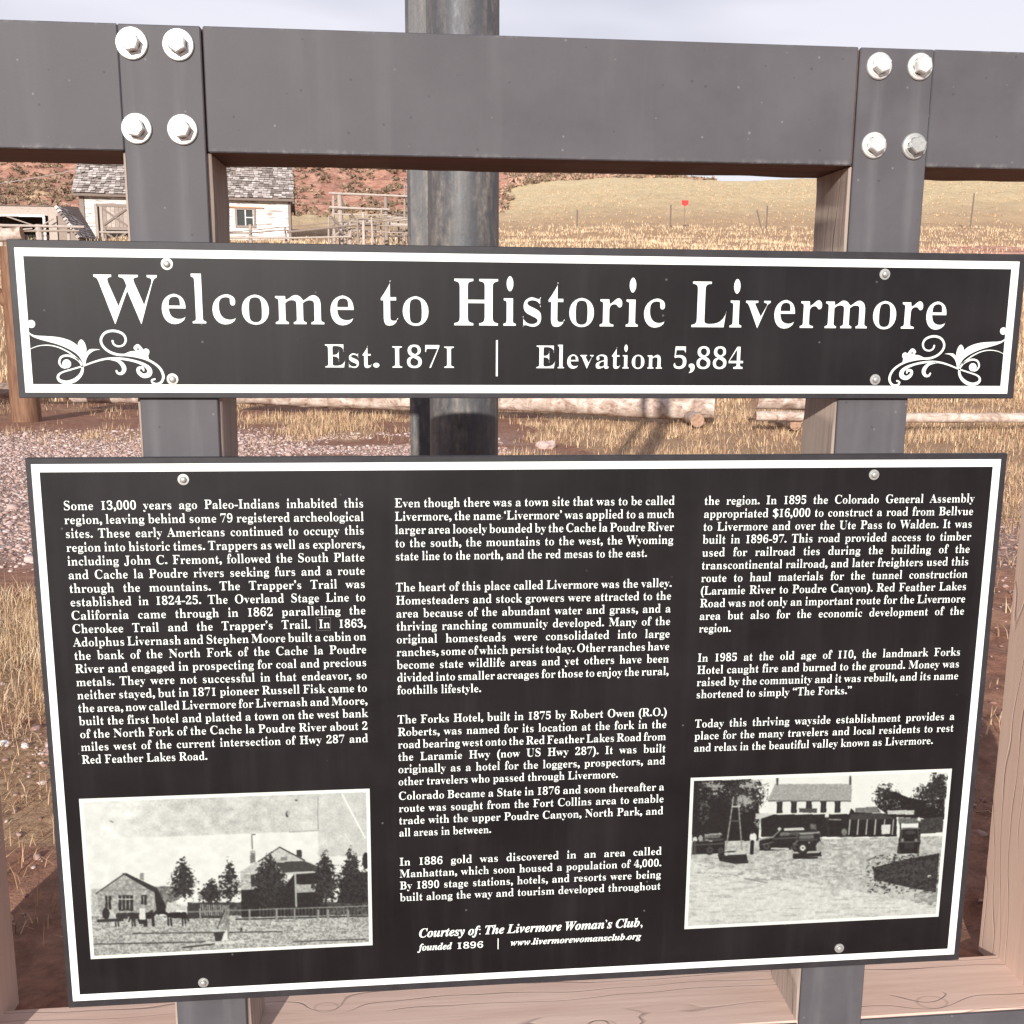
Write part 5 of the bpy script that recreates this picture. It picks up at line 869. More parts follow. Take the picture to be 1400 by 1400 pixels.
p.poly([(1042, 252), (1180, 252), (1178, 276), (1044, 272)], .62, .15, 5); p.poly([(1098, 292), (1212, 290), (1212, 318), (1098, 320)], .30, .14, 4); p.line(1108, 320, 1112, 380, 5, .05); p.line(1208, 318, 1206, 380, 5, .05); p.ell(1202, 298, 8, 10, .7)
p.poly([(1110, 350), (1205, 345), (1210, 410), (1200, 470), (1092, 470), (1100, 410)], .03, .03); p.line(1120, 344, 1205, 344, 6, .30); p.ell(1160, 364, 26, 10, .16)
p.poly([(972, 540), (1130, 500), (1305, 470), (1290, 668), (1150, 640), (980, 600)], .07, .10, 7); p.ell(1256, 585, 10, 7, .6)
for cx, cy, r in ((150, 445, 24), (205, 448, 20), (436, 428, 24), (585, 432, 24)): p.ell(cx, cy, r, r, .03); p.ell(cx, cy, r*.68, r*.72, .20); p.ell(cx, cy, r*.30, r*.3, .05)
p.line(104, 372, 108, 400, 4, .5); p.line(108, 400, 215, 392, 4, .30); p.line(70, 420, 220, 412, 4, .26); p.poly([(118, 374), (200, 368), (204, 384), (122, 390)], .30, .1, 5)
p.line(402, 398, 470, 380, 4, .40); p.line(472, 378, 500, 352, 4, .45); p.line(470, 392, 620, 384, 3, .28); p.poly([(508, 358), (548, 356), (550, 376), (500, 378)], .30, .12, 5); p.poly([(556, 356), (600, 354), (604, 372), (558, 375)], .24, .1, 5); p.line(410, 420, 470, 408, 3, .35)
p.ell(618, 438, 30, 32, .03); p.ell(618, 438, 22, 23, .12); p.ell(618, 438, 14, 14, .68); p.ell(618, 438, 5, 5, .2); p.line(590, 400, 690, 398, 3, .25); p.line(570, 420, 590, 405, 5, .35); p.line(704, 405, 722, 420, 5, .40); p.line(590, 360, 586, 400, 3, .3); p.ell(650, 412, 6, 5, .45)
p.line(1116, 352, 1110, 410, 3, .26); p.line(1198, 350, 1204, 410, 3, .26); p.line(1104, 412, 1206, 410, 4, .30); p.ell(1120, 402, 8, 8, .40); p.ell(1188, 402, 8, 8, .36); p.line(1098, 440, 1104, 468, 7, .14); p.line(1200, 440, 1200, 468, 7, .14); p.poly([(1130, 414), (1178, 414), (1176, 446), (1132, 446)], .10, .06, 4)
p.tree(180, 150, 120, 60, 46, val=.60, thr=.74, top=0); p.tree(330, 200, 70, 90, 47, val=.70, thr=.72, top=0); p.tree(120, 250, 60, 110, 48, val=.30, thr=.76, top=0); p.tree(1060, 225, 90, 60, 49, val=.5, thr=.78, top=0); p.tree(1280, 220, 70, 70, 50, val=.5, thr=.76, top=0)
lw = (p.x > 970) & (p.y > 500) & (p.g < .15) & (fbm(p.x/9, p.y/4, 66, 3) > .55); p.g = np.where(lw, .20, p.g); ed = (p.x > 940) & (p.x < 1305) & (p.y > 470) & (p.y < 670) & (p.g > .3) & (fbm(p.x/12, p.y/6, 67, 3) > .62); p.g = np.where(ed, .16, p.g)
p.line(330, 590, 440, 612, 4, .40); p.put((p.y > 660) & (p.x > 1180) & (p.y < 735+(p.x-1300)*.1) & (fbm(p.x/20, p.y/4, 61, 2) > .52), .42, .1)
p.soften(); bd = (p.u < .0125) | (p.u > .9875) | (p.v < .021) | (p.v > .979); p.g = np.where(bd, .80, p.g)
p.build(.4316, .8662, fix(-.9755, .65)+.001, fix(-.7112, .65)+.001, inf, 'old photograph of early cars parked before a white two-storey hotel')

# ------------------------------------------------------------------ steel pole behind the sign
po = empty('steel_pole', (.125, 2.53, 0), 'weathered round steel pole standing behind the welcome sign', 'pole')
k = M(); k.tube([(.1247, 2.53, z) for z in np.linspace(-.1, 4.6, 60)], .0843, 48); k.build('pipe', MPIPE, po, org=(.125, 2.53, 0), auto=40)
k = M(); k.box(-.0098, .056, 2.97, 3.09, 0, 4.9, bev=.009); o_ = k.build('steel_post', MPIPE, org=(.023, 3.03, 0)); o_.location = (.023, 3.03, 0)
tag(o_, 'narrow dark steel post showing as a strip along the left side of the round pole', 'post')

# ------------------------------------------------------------------ logs of the parking barrier
def m_bark():
    m, nt, b = mat('peeling_pale_log', .85, .2); t = coords(nt); s = coords(nt, (1, 1, 1)); a = attr(nt).outputs['Fac']
    n1 = noise(nt, s, 7, 6, .65, .8); n2 = noise(nt, coords(nt, (.5, 6, 6)), 6, 6, .7)
    base = ramp(nt, n1, [(.32, (.23, .145, .11)), (.45, (.44, .33, .27)), (.6, (.62, .52, .45)), (.75, (.72, .64, .57))])
    base = mix(nt, ramp(nt, n2, [(.30, .85), (.46, 0)]), base, (.15, .085, .06)); base = mix(nt, a, mix(nt, 1., base, (.42, .35, .33), 'MULTIPLY'), base)
    nt.links.new(base, b.inputs['Base Color']); bump(nt, b, n2, .6, .01); return m
def m_end():
    m, nt, b = mat('sawn_log_end', .8, .2); n1 = noise(nt, coords(nt), 28, 4, .6)
    nt.links.new(ramp(nt, n1, [(.3, (.22, .12, .08)), (.7, (.46, .30, .21))]), b.inputs['Base Color']); return m
MB = m_bark(); ME = m_end()
def log(name, p0, p1, r, label, group='pale logs lying in the parking barrier', cat='log', tint=1., seg=26, wob=.06, r1=None, n=None):
    p0, p1 = Vector(p0), Vector(p1); L_ = (p1-p0).length; n = n or max(6, int(L_/.09)); r1 = r1 or r
    mid = (p0+p1)/2; base = Vector((mid.x, mid.y, min(p0.z, p1.z)-r)); sd = hash((round(p0.x, 2), round(p0.y, 2))) % 97
    d = (p1-p0).normalized(); a = d.cross(Vector((0, 0, 1))); a = (a if a.length > .05 else Vector((1, 0, 0))).normalized(); bb = a.cross(d)
    V = []
    for i in range(n+1):
        s = i/n; c = p0.lerp(p1, s); rr = r+(r1-r)*s
        sway = (float(vnoise(s*L_*.7, 0, sd))-.5)*r*.5
        for q in range(seg):
            th = 2*math.pi*q/seg
            j = 1+(float(fbm(np.array([s*L_*3+5*math.cos(th)]), np.array([2*math.sin(th)]), sd, 3)[0])-.5)*wob*5
            V.append(c+(a*math.cos(th)+bb*math.sin(th))*rr*j+bb*sway)
    k = M(); k.add(V, [(i*seg+q, i*seg+(q+1) % seg, (i+1)*seg+(q+1) % seg, (i+1)*seg+q) for i in range(n) for q in range(seg)], tint)
    k.add(V[:seg], [tuple(reversed(range(seg)))], .5, 1); k.add(V[-seg:], [tuple(range(seg))], .5, 1)
    o = k.build(name, [MB, ME], org=base, auto=50); o.location = base
    return tag(o, label, cat, group)
log('log', (-2.45, 13.95, .22), (3.60, 12.02, .20), .128, 'long thick pale log with peeling bark crossing behind the steel pole')
log('log', (-4.55, 14.30, .20), (-2.75, 14.05, .20), .10, 'short pale log under the left end of the welcome sign')
log('bunk_log', (3.26, 11.55, .085), (3.36, 12.5, .085), .078, 'short round log end poking out under the right end of the long thick log', wob=.02)
log('log', (3.92, 11.52, .33), (5.05, 11.62, .30), .105, 'pale log lying just left of the right upright, on top of a thin white rail', wob=.05)
log('log_rail', (3.80, 11.12, .165), (9.2, 10.62, .17), .054, 'long thin white rail running to the right edge near the ground', wob=.03, seg=16)
log('bunk_log', (4.26, 11.1, .075), (4.34, 11.9, .075), .062, 'small round log end under the thin white rail', wob=.02)
log('log', (-9.0, 15.2, .17), (-5.62, 15.25, .17), .115, 'grey weathered log at the left edge beside the brown gate post', tint=.25)
log('log_rail', (-9.0, 13.6, .80), (-5.02, 13.1, .80), .062, 'cream coloured rail at the left edge, level with the foot of the scrollwork', wob=.03, seg=16)
# brown gate post with knee brace and a top log
def m_brown():
    m, nt, b = mat('orange_brown_post', .7, .3); n1 = noise(nt, coords(nt, (5, 5, .6)), 7, 5, .6)
    nt.links.new(ramp(nt, n1, [(.3, (.12, .06, .036)), (.7, (.27, .145, .085))]), b.inputs['Base Color']); bump(nt, b, n1, .4, .01); return m
MBR = m_brown()
gp = empty('gate_post', (-4.62, 12.75, 0), 'orange brown log gate post with a knee brace at the left edge', 'gate post')
k = M(); k.tube([(-4.61, 12.75, z) for i, z in enumerate(np.linspace(-.1, 2.02, 24))], [.17-.0012*i for i in range(24)], 20, jit=.004); k.build('post', MBR, gp, org=(-4.62, 12.75, 0), smooth=True)
k = M(); k.tube([(-4.70, 12.72, 1.38), (-5.35, 12.72, 1.98)], .075, 12); k.build('brace', MBR, gp, org=(-4.62, 12.75, 0), auto=40)
log('top_log', (-7.4, 12.6, 1.86), (-4.44, 12.6, 2.17), .075, 'pale log laid across the top of the brown gate post', wob=.03, seg=16, group='pale logs lying in the parking barrier')

# ------------------------------------------------------------------ barn
M_CLAP = m_tint('worn_white_clapboard', [(0, (.52, .50, .46)), (.5, (.72, .71, .68)), (1, (.80, .79, .77))], .8, 2.2, .8, (.30, .245, .215), .3, .02, thr=(.52, .60), stretch=(.8, 1, 6))
M_SHIN = m_tint('weathered_grey_shingle', [(0, (.20, .165, .15)), (.35, (.36, .31, .285)), (.7, (.52, .465, .435)), (1, (.66, .61, .58))], .9, 6, .5, (.22, .17, .15))
M_OLD = m_tint('old_grey_wood', [(0, (.20, .155, .135)), (.5, (.35, .29, .25)), (1, (.52, .45, .40))], .9, 9, .5, (.13, .095, .08), stretch=(1, 1, 3))
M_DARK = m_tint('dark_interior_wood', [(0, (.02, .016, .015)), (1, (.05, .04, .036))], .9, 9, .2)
M_GLASS, nt_, b_ = mat('dusty_window_glass', .12, .6); b_.inputs['Base Color'].default_value = (.05, .055, .05, 1)
M_RUST = m_tint('rusty_flashing', [(0, (.40, .16, .09)), (1, (.58, .34, .20))], .85, 3, .5, (.55, .42, .30))
def shingles(k, x0, x1, ya, za, yb, zb, sw=.24, rows=24, side=0):
    """rows of separate shingles from the eave (ya, za) up to the ridge (yb, zb); side=1 swaps x and y"""
    sl = Vector((0, yb-ya, zb-za)); Ls = sl.length; d = sl/Ls; nrm = Vector((0, -d.z, d.y)); 
    if nrm.z < 0: nrm = -nrm
    for r in range(rows):
        s0 = Ls*r/rows; x = x0-random.random()*sw
        while x < x1:
            wd = sw*random.uniform(.7, 1.35); a, b2 = max(x, x0)+.008, min(x+wd, x1)-.008
            if b2-a > .03 and random.random() > .015:
                l = Ls/rows*random.uniform(1.12, 1.4); o = random.uniform(-.02, .03); lift = .03+random.uniform(0, .06)
                P = []
                for (xx, ss, hh) in ((a, s0+o, lift+.022), (b2, s0+o+random.uniform(-.02, .02), lift+.022), (b2, s0+l, .012), (a, s0+l, .012), (a, s0+o, lift-.005), (b2, s0+o, lift-.005)):
                    q = Vector((0, ya, za))+d*ss+nrm*hh; P.append((xx, q.y, q.z))
                k.add(P, [(0, 1, 2, 3), (4, 5, 1, 0), (0, 3, 4), (1, 5, 2)], random.random())
            x += wd
def clapboards(k, x0, x1, y, z0, z1, h=.17, holes=()):
    z = z0
    while z < z1:
        zt = min(z+h, z1); segs = [(x0, x1)]
        for (hx0, hx1, hz0, hz1) in holes:
            if hz0 < (z+zt)/2 < hz1:
                segs = [q for s0, s1 in segs for q in ((s0, min(s1, hx0)), (max(s0, hx1), s1)) if q[1]-q[0] > .02]
        for s0, s1 in segs:
            x = s0
            while x < s1-.01:
                xe = min(x+random.uniform(2.2, 4.5), s1); t = random.uniform(.3, 1)
                if s1-xe < .4: xe = s1
                dz = random.uniform(-.016, .016)
                k.add([(x+.004, y-.045, z+dz), (xe-.004, y-.045+random.uniform(-.012, .012), z+dz), (xe-.004, y-.004, zt), (x+.004, y-.004, zt), (x+.004, y, z+dz), (xe-.004, y, z+dz)], [(0, 1, 2, 3), (4, 5, 1, 0)], t)
                x = xe
        z = zt
BO = (-12.3, 62, 5.4)
bn = empty('barn', BO, 'old white clapboard barn with a big grey shingle roof under the red hill', 'barn')
bn.rotation_euler.z = math.radians(5.7); bn.location.x -= .2
def bb(k, name, m, parent=None, o=BO, **kw): return k.build(name, m, parent or bn, org=o, **kw)
BX0, BX1, BZ0, BZ1 = -17.85, -6.72, 5.0, 7.88
k = M(); k.box(BX0, BX1, 60.0, 66.5, BZ0, BZ1, tint=.2); k.add([(BX0, 60, BZ1), (BX0, 66.5, BZ1), (BX0, 63.25, 11.2), (BX1, 60, BZ1), (BX1, 66.5, BZ1), (BX1, 63.25, 11.2)], [(0, 2, 1), (3, 4, 5)], .2); bb(k, 'wall', M_OLD)
DOOR = (-17.0, -15.3, 5.0, 7.40); WIN = (-9.62, -8.74, 6.42, 7.30)
k = M(); clapboards(k, BX0+.25, BX1-.12, 59.995, BZ0, BZ1, holes=(DOOR, (WIN[0]-.12, WIN[1]+.12, WIN[2]-.12, WIN[3]+.1))); o_ = bb(k, 'clapboards', M_CLAP); o_['kind'] = 'stuff'
k = M(); k.add([(BX0-.28, 59.6, BZ1-.02), (BX1+.22, 59.6, BZ1-.02), (BX1+.22, 63.25, 11.42), (BX0-.28, 63.25, 11.42), (BX0-.28, 66.9, BZ1-.02), (BX1+.22, 66.9, BZ1-.02)], [(0, 1, 2, 3), (3, 2, 5, 4)], .15); rf = bb(k, 'roof', M_OLD)
k = M(); shingles(k, BX0-.30, BX1+.24, 59.55, BZ1-.02, 63.25, 11.45, rows=26); s_ = bb(k, 'shingles', M_SHIN); s_.parent = rf; s_['kind'] = 'stuff'
for x0, x1 in ((BX0-.02, BX0+.22), (BX1-.12, BX1+.02)): k = M(); k.box(x0, x1, 59.93, 60.01, BZ0, BZ1, tint=.25); bb(k, 'corner_board', M_OLD)
k = M(); k.box(BX0-.28, BX1+.22, 59.56, 59.62, BZ1-.14, BZ1-.02, tint=.05); bb(k, 'eave_board', M_OLD)
k = M(); k.box(BX1+.14, BX1+.24, 59.6, 66.4, BZ1-.25, BZ1-.02, tint=.1); bb(k, 'side_eave_board', M_OLD)
# window
k = M()
for a in ((WIN[0]-.12, WIN[0], WIN[2]-.12, WIN[3]+.05), (WIN[1], WIN[1]+.12, WIN[2]-.12, WIN[3]+.05), (WIN[0], WIN[1], WIN[3]-.04, WIN[3]+.05), (WIN[0], WIN[1], WIN[2]-.12, WIN[2])): k.box(a[0], a[1], 59.90, 60.0, a[2], a[3], tint=.35)
wf = bb(k, 'window', M_OLD)
for i, (a0, a1) in enumerate(((WIN[0], (WIN[0]+WIN[1])/2-.03), ((WIN[0]+WIN[1])/2+.03, WIN[1]))):
    for z0, z1 in (((WIN[2], WIN[3]-.04),) if i == 0 else ((WIN[2], 6.83), (6.88, WIN[3]-.04))):
        k = M(); k.box(a0, a1, 59.975, 59.985, z0, z1); q = bb(k, 'pane', M_GLASS); q.parent = wf
k = M(); xm = (WIN[0]+WIN[1])/2; k.box(xm-.03, xm+.03, 59.93, 59.97, WIN[2], WIN[3]-.04, tint=1); k.box(xm+.03, WIN[1], 59.93, 59.97, 6.83, 6.88, tint=1); k.box(WIN[1]-.04, WIN[1], 59.931, 59.969, WIN[2], WIN[3]-.04, tint=1); q = bb(k, 'glazing_bar', M_CLAP); q.parent = wf
k = M(); k.box(-10.4, -8.2, 59.86, 59.96, 7.36, 7.43, tint=.6, rot=Matrix.Rotation(.01, 3, 'Y')); bb(k, 'drip_board', M_RUST)
# sliding door with crossed bracing
k = M(); k.box(DOOR[0], DOOR[1], 59.97, 60.0-.004, DOOR[2], DOOR[3], tint=.3); dr = bb(k, 'door', M_DARK)
for a in ((-17.0, -15.3, 7.24, 7.40), (-16.85, -16.72, 5.0, 7.24), (-15.43, -15.3, 5.0, 7.24), (-16.72, -15.43, 6.02, 6.16), (-17.12, -16.96, 5.0, 7.4)): k = M(); k.box(a[0], a[1], 59.90, 59.965, a[2], a[3], tint=random.uniform(.3, .9)); q = bb(k, 'door_board', M_OLD); q.parent = dr
for i in range(6): k = M(); x = -16.71+i*.213; k.box(x, x+.20, 59.935, 59.962, 6.17, 7.23, tint=random.uniform(.4, 1)); q = bb(k, 'door_plank', M_OLD); q.parent = dr
for sg in (1, -1):
    for zc, hh, L_ in ((6.70, .48, 1.5), (5.5, .45, 1.45)): k = M(); k.box(-16.08-L_/2, -16.08+L_/2, 59.86-.01*sg, 59.92-.01*sg, zc-.05, zc+.05, tint=.15, rot=Matrix.Rotation(sg*.62, 3, 'Y')); q = bb(k, 'door_brace', M_OLD); q.parent = dr
# ------------------------------------------------------------------ open shed, left of the barn
SO = (-17.8, 51, 4.6)
sh = empty('open_shed', SO, 'low open fronted shed with white framed dark opening and shingled side, left of the barn', 'shed')
k = M()
for a in ((-21, -16.0, 5.84, 6.28), (-16.42, -16.06, 4.5, 5.84), (-21, -20.7, 4.5, 5.84)): k.box(a[0], a[1], 50.0, 50.12, a[2], a[3], tint=.8)
k.build('front_wall', M_OLD, sh, org=SO)
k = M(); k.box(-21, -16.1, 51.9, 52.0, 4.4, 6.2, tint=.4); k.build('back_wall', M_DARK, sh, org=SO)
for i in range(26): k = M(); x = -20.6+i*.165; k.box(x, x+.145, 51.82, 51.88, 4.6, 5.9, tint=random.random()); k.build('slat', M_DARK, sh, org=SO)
for a in ((-20.6, -16.55, 5.77, 5.86), (-16.64, -16.53, 4.5, 5.77)): k = M(); k.box(a[0], a[1], 49.9, 49.99, a[2], a[3], tint=1); k.build('white_trim', M_CLAP, sh, org=SO)
k = M(); k.add([(-21, 49.9, 6.26), (-16.0, 49.9, 6.26), (-16.0, 53.0, 6.55), (-21, 53.0, 6.55), (-15.1, 50.0, 4.9), (-15.1, 53, 4.9)], [(0, 1, 2, 3), (1, 4, 5, 2)], .2); rf = k.build('roof', M_OLD, sh, org=SO)
k = M(); rows = 11
for r in range(rows):
    y = 49.9
    for _ in range(14):
        f0 = r/rows; f1 = (r+1.25)/rows; a = Vector((-16.0+.9*f0, 0, 6.28-1.36*f0)); b2 = Vector((-16.0+.9*f1, 0, 6.28-1.36*f1)); h = .03+random.uniform(0, .02)
        k.add([(a.x, y, a.z+.03), (a.x, y+.2, a.z+.03), (b2.x+h, y+.2, b2.z+h), (b2.x+h, y, b2.z+h), (a.x-.1, y, a.z-.05), (b2.x-.1, y, b2.z-.05)], [(0, 1, 2, 3), (0, 3, 5, 4)], random.random()); y += .21
q = k.build('shingles', M_SHIN, sh, org=SO); q.parent = rf; q['kind'] = 'stuff'
k = M(); k.add([(-16.0, 49.98, 6.22), (-16.0, 49.98, 4.6), (-15.12, 49.98, 4.6), (-15.12, 49.98, 4.9)], [(0, 1, 2, 3)], .3); k.build('side_gable', M_OLD, sh, org=SO)
for i, (x0, z0, x1, z1) in enumerate(((-18.2, 5.78, -16.9, 5.35), (-17.1, 5.1, -16.1, 5.68))): k = M(); k.tube([(x0, 49.7, z0), (x1, 49.7, z1)], .03, 6, tint=.6); k.build('brace_pole', M_OLD, sh, org=SO)

# ------------------------------------------------------------------ pole corral
def fence(name, label, cat, posts, rails, org, pr_=.06, mats=None):
    e = empty(name, org, label, cat)
    for (x, y, z0, z1, r) in posts: k = M(); k.tube([(x, y, z0), (x+random.uniform(-.03, .03), y, (z0+z1)/2), (x+random.uniform(-.04, .04), y, z1)], [r, r*.95, r*.85], 8, tint=random.random(), jit=.06); k.build('post', M_OLD, e, org=org)
    for (a, b2, r, t) in rails:
        a, b2 = Vector(a), Vector(b2); m_ = (a+b2)/2+Vector((0, 0, random.uniform(-.05, .03))); k = M(); k.tube([a, m_, b2], [r, r*.9, r*.8], 7, tint=t, jit=.05); k.build('rail', M_OLD, e, org=org)
    return e
fence('corral', 'tall pole corral with high rails between the barn and the steel pole', 'corral',
      [(-3.75, 52, 4.6, 7.15, .07), (-3.30, 50.3, 4.5, 7.1, .13), (-1.15, 50.3, 4.5, 7.05, .10), (-.32, 50.4, 4.5, 7.5, .05), (-.10, 52, 4.5, 6.6, .12), (-.62, 52, 4.5, 6.5, .05), (-2.75, 48.2, 4.3, 5.66, .10), (-1.35, 48.4, 4.4, 6.2, .05), (-2.2, 50.7, 4.5, 6.0, .05), (-1.7, 50.7, 4.5, 5.9, .04), (-.85, 51, 4.5, 6.3, .06), (-.5, 51, 4.5, 6.0, .04), (-2.9, 50.9, 4.5, 6.2, .05), (-3.9, 50.9, 4.5, 6.1, .05)],
      [((-3.8, 50.2, 7.06), (-.1, 50.2, 6.98), .055, .9), ((-3.8, 50.1, 6.42), (-1.0, 50.1, 6.36), .06, .9), ((-3.6, 50.2, 6.13), (-1.1, 50.2, 6.12), .035, .9), ((-1.1, 49.6, 5.96), (-.1, 49.6, 5.93), .07, .8), ((-1.1, 49.6, 5.68), (-.1, 49.6, 5.62), .08, .9),
       ((-3.7, 50.6, 5.75), (-1.2, 50.6, 5.70), .05, .1), ((-3.7, 50.6, 5.45), (-1.2, 50.6, 5.5), .05, .3), ((-3.7, 50.5, 5.15), (-.2, 50.5, 5.2), .05, .1), ((-1.1, 50.9, 6.3), (-.2, 50.9, 6.2), .05, .05), ((-1.0, 50.8, 5.4), (-.1, 50.8, 5.5), .06, .0), ((-2.7, 48.1, 5.62), (-.05, 48.1, 5.72), .05, .9), ((-2.7, 48.0, 5.42), (0, 48.0, 5.42), .035, .6), ((-2.7, 48.0, 5.22), (0, 48.0, 5.12), .03, .7)], (-2, 50, 4.6))
ch = fence('loading_chute', 'dark broken loading chute with crossed boards inside the corral', 'chute',
      [(-3.55, 49.6, 4.5, 5.95, .06), (-3.05, 49.6, 4.5, 5.8, .06), (-2.55, 49.8, 4.5, 5.7, .05)],
      [((-3.65, 49.4, 5.9), (-3.05, 49.4, 5.35), .06, .1), ((-3.6, 49.45, 5.55), (-3.1, 49.45, 5.15), .06, .05), ((-3.1, 49.4, 5.05), (-2.5, 49.4, 5.35), .05, .4), ((-2.75, 49.5, 6.12), (-2.35, 49.5, 5.5), .05, .05), ((-3.2, 49.5, 5.75), (-2.3, 49.5, 5.6), .05, .2), ((-3.5, 49.5, 5.1), (-2.9, 49.5, 5.7), .05, .7)], (-3, 49.6, 4.5))
fence('pole_fence', 'long sagging pole fence running in front of the barn to the corral', 'fence',
      [(-7.15, 48.0, 3.9, 5.40, .085), (-5.60, 48.2, 4.2, 5.3, .06), (-2.1, 47.6, 4.3, 5.95, .07), (-2.35, 47.5, 4.3, 5.75, .05), (-1.75, 47.5, 4.3, 5.75, .05), (-13.4, 48, 4.2, 5.2, .06), (-10.4, 48, 4.1, 5.15, .06)],
      [((-13.6, 47.9, 4.98), (-7.1, 47.9, 5.0), .05, .7), ((-8.3, 47.9, 4.98), (-5.45, 47.9, 5.18), .03, .2), ((-5.5, 47.8, 5.08), (-2.6, 47.8, 5.42), .055, .2), ((-2.75, 47.7, 5.40), (-.05, 47.7, 5.78), .05, .5), ((-8.2, 47.8, 5.02), (-.05, 47.6, 5.86), .018, .2), ((-8.1, 47.9, 4.82), (-2.7, 47.9, 4.93), .05, .85), ((-2.4, 47.5, 5.68), (-1.3, 47.5, 5.72), .04, .3)], (-7, 48, 4.2))
fence('pole_fence', 'low grey pole fence in front of the open shed at the left edge', 'fence',
      [(-16.5, 44.5, 3.6, 4.98, .08), (-15.0, 44.5, 3.6, 4.98, .16), (-13.9, 44.6, 3.6, 4.9, .07), (-18.4, 44.5, 3.6, 4.9, .07)],
      [((-18.8, 44.4, 4.92), (-13.2, 44.4, 4.90), .06, .8), ((-16.6, 44.4, 4.72), (-13.4, 44.4, 4.74), .05, .5), ((-16.3, 44.3, 4.66), (-15.2, 44.3, 4.80), .035, 1.)], (-16, 44.5, 3.7))
# T-post fence in the field
M_TP = m_tint('rusty_steel_post', [(0, (.16, .12, .10)), (1, (.24, .19, .16))], .8, 20, .3)
M_WIRE = m_tint('fence_wire', [(0, (.30, .25, .21)), (1, (.36, .30, .25))], .7, 20, .1)
tp = [(11.03, 70, 8.57, 0, 'thin steel fence post farthest left in the tawny field, nearest the steel pole'), (17.38, 70, 9.0, 0, 'thin steel fence post standing just left of the red marker'),
      (23.72, 70, 8.80, -.30, 'leaning thin fence post in the field right of the red marker'), (24.04, 70, 9.06, 0, 'upright thin post touching the leaning one in the field'), (38.55, 70, 10.11, .04, 'thin steel fence post alone at the far right of the field')]
for (x, y, zt, lean, lab) in tp:
    z0 = float(height(x, y))-.1; k = M(); h = zt-z0
    k.box(x-.055, x+.055, y-.006, y+.006, z0, zt, tint=.5, rot=Matrix.Rotation(lean, 3, 'Y'), c=(x, y, z0)); k.box(x-.004, x+.004, y-.04, y-.004, z0, zt, tint=.3, rot=Matrix.Rotation(lean, 3, 'Y'), c=(x, y, z0))
    o = k.build('fence_post', M_TP, org=(x, y, z0)); o.location = (x, y, z0); tag(o, lab, 'fence post', 'steel posts of the field fence')
k = M()
for dz in (.25, .75, 1.15):
    xs = np.linspace(5, 46, 30); k.tube([(x, 70.03, float(height(x, 70.))+dz+.05*math.sin(x*.9)) for x in xs], .006, 4, cap=False)
wr = k.build('fence_wire', M_WIRE, org=(25, 70, 7)); wr.location = (25, 70, 7); tag(wr, 'barely visible strands of wire strung along the field fence posts', 'fence wire')
mk = empty('marker_sign', (18.23, 69.6, float(height(18.23, 69.6))), 'small bright red marker plate on a thin post in the tawny field', 'sign'); MKO = tuple(mk.location)
k = M(); k.box(18.21, 18.25, 69.6, 69.63, MKO[2]-.1, 9.0, tint=.8); k.build('post', M_TP, mk, org=MKO)
M_RED, nt_, b_ = mat('red_plate', .5); b_.inputs['Base Color'].default_value = (.72, .03, .025, 1)
k = M(); k.add([(18.0, 69.58, 9.26), (18.46, 69.58, 9.26), (18.46, 69.58, 9.0), (18.23, 69.58, 8.88), (18.0, 69.58, 9.0), (18.0, 69.6, 9.26), (18.46, 69.6, 9.26), (18.46, 69.6, 9.0), (18.23, 69.6, 8.88), (18.0, 69.6, 9.0)], [(4, 3, 2, 1, 0), (5, 6, 7, 8, 9), (0, 1, 6, 5), (1, 2, 7, 6), (2, 3, 8, 7), (3, 4, 9, 8), (4, 0, 5, 9)]); k.build('red_plate', M_RED, mk, org=MKO)
# overhead cable to the barn
k = M(); k.tube([(-24+(6.2)*t, 55+5*t, 7.3+(1.95)*t-.5*t*(1-t)) for t in np.linspace(0, 1.05, 18)], .022, 5, tint=1)
cb = k.build('overhead_cable', M_OLD, org=(-21, 57, 8)); cb.location = (-21, 57, 8); tag(cb, 'thin pale cable rising from the left edge to the barn roof', 'cable')

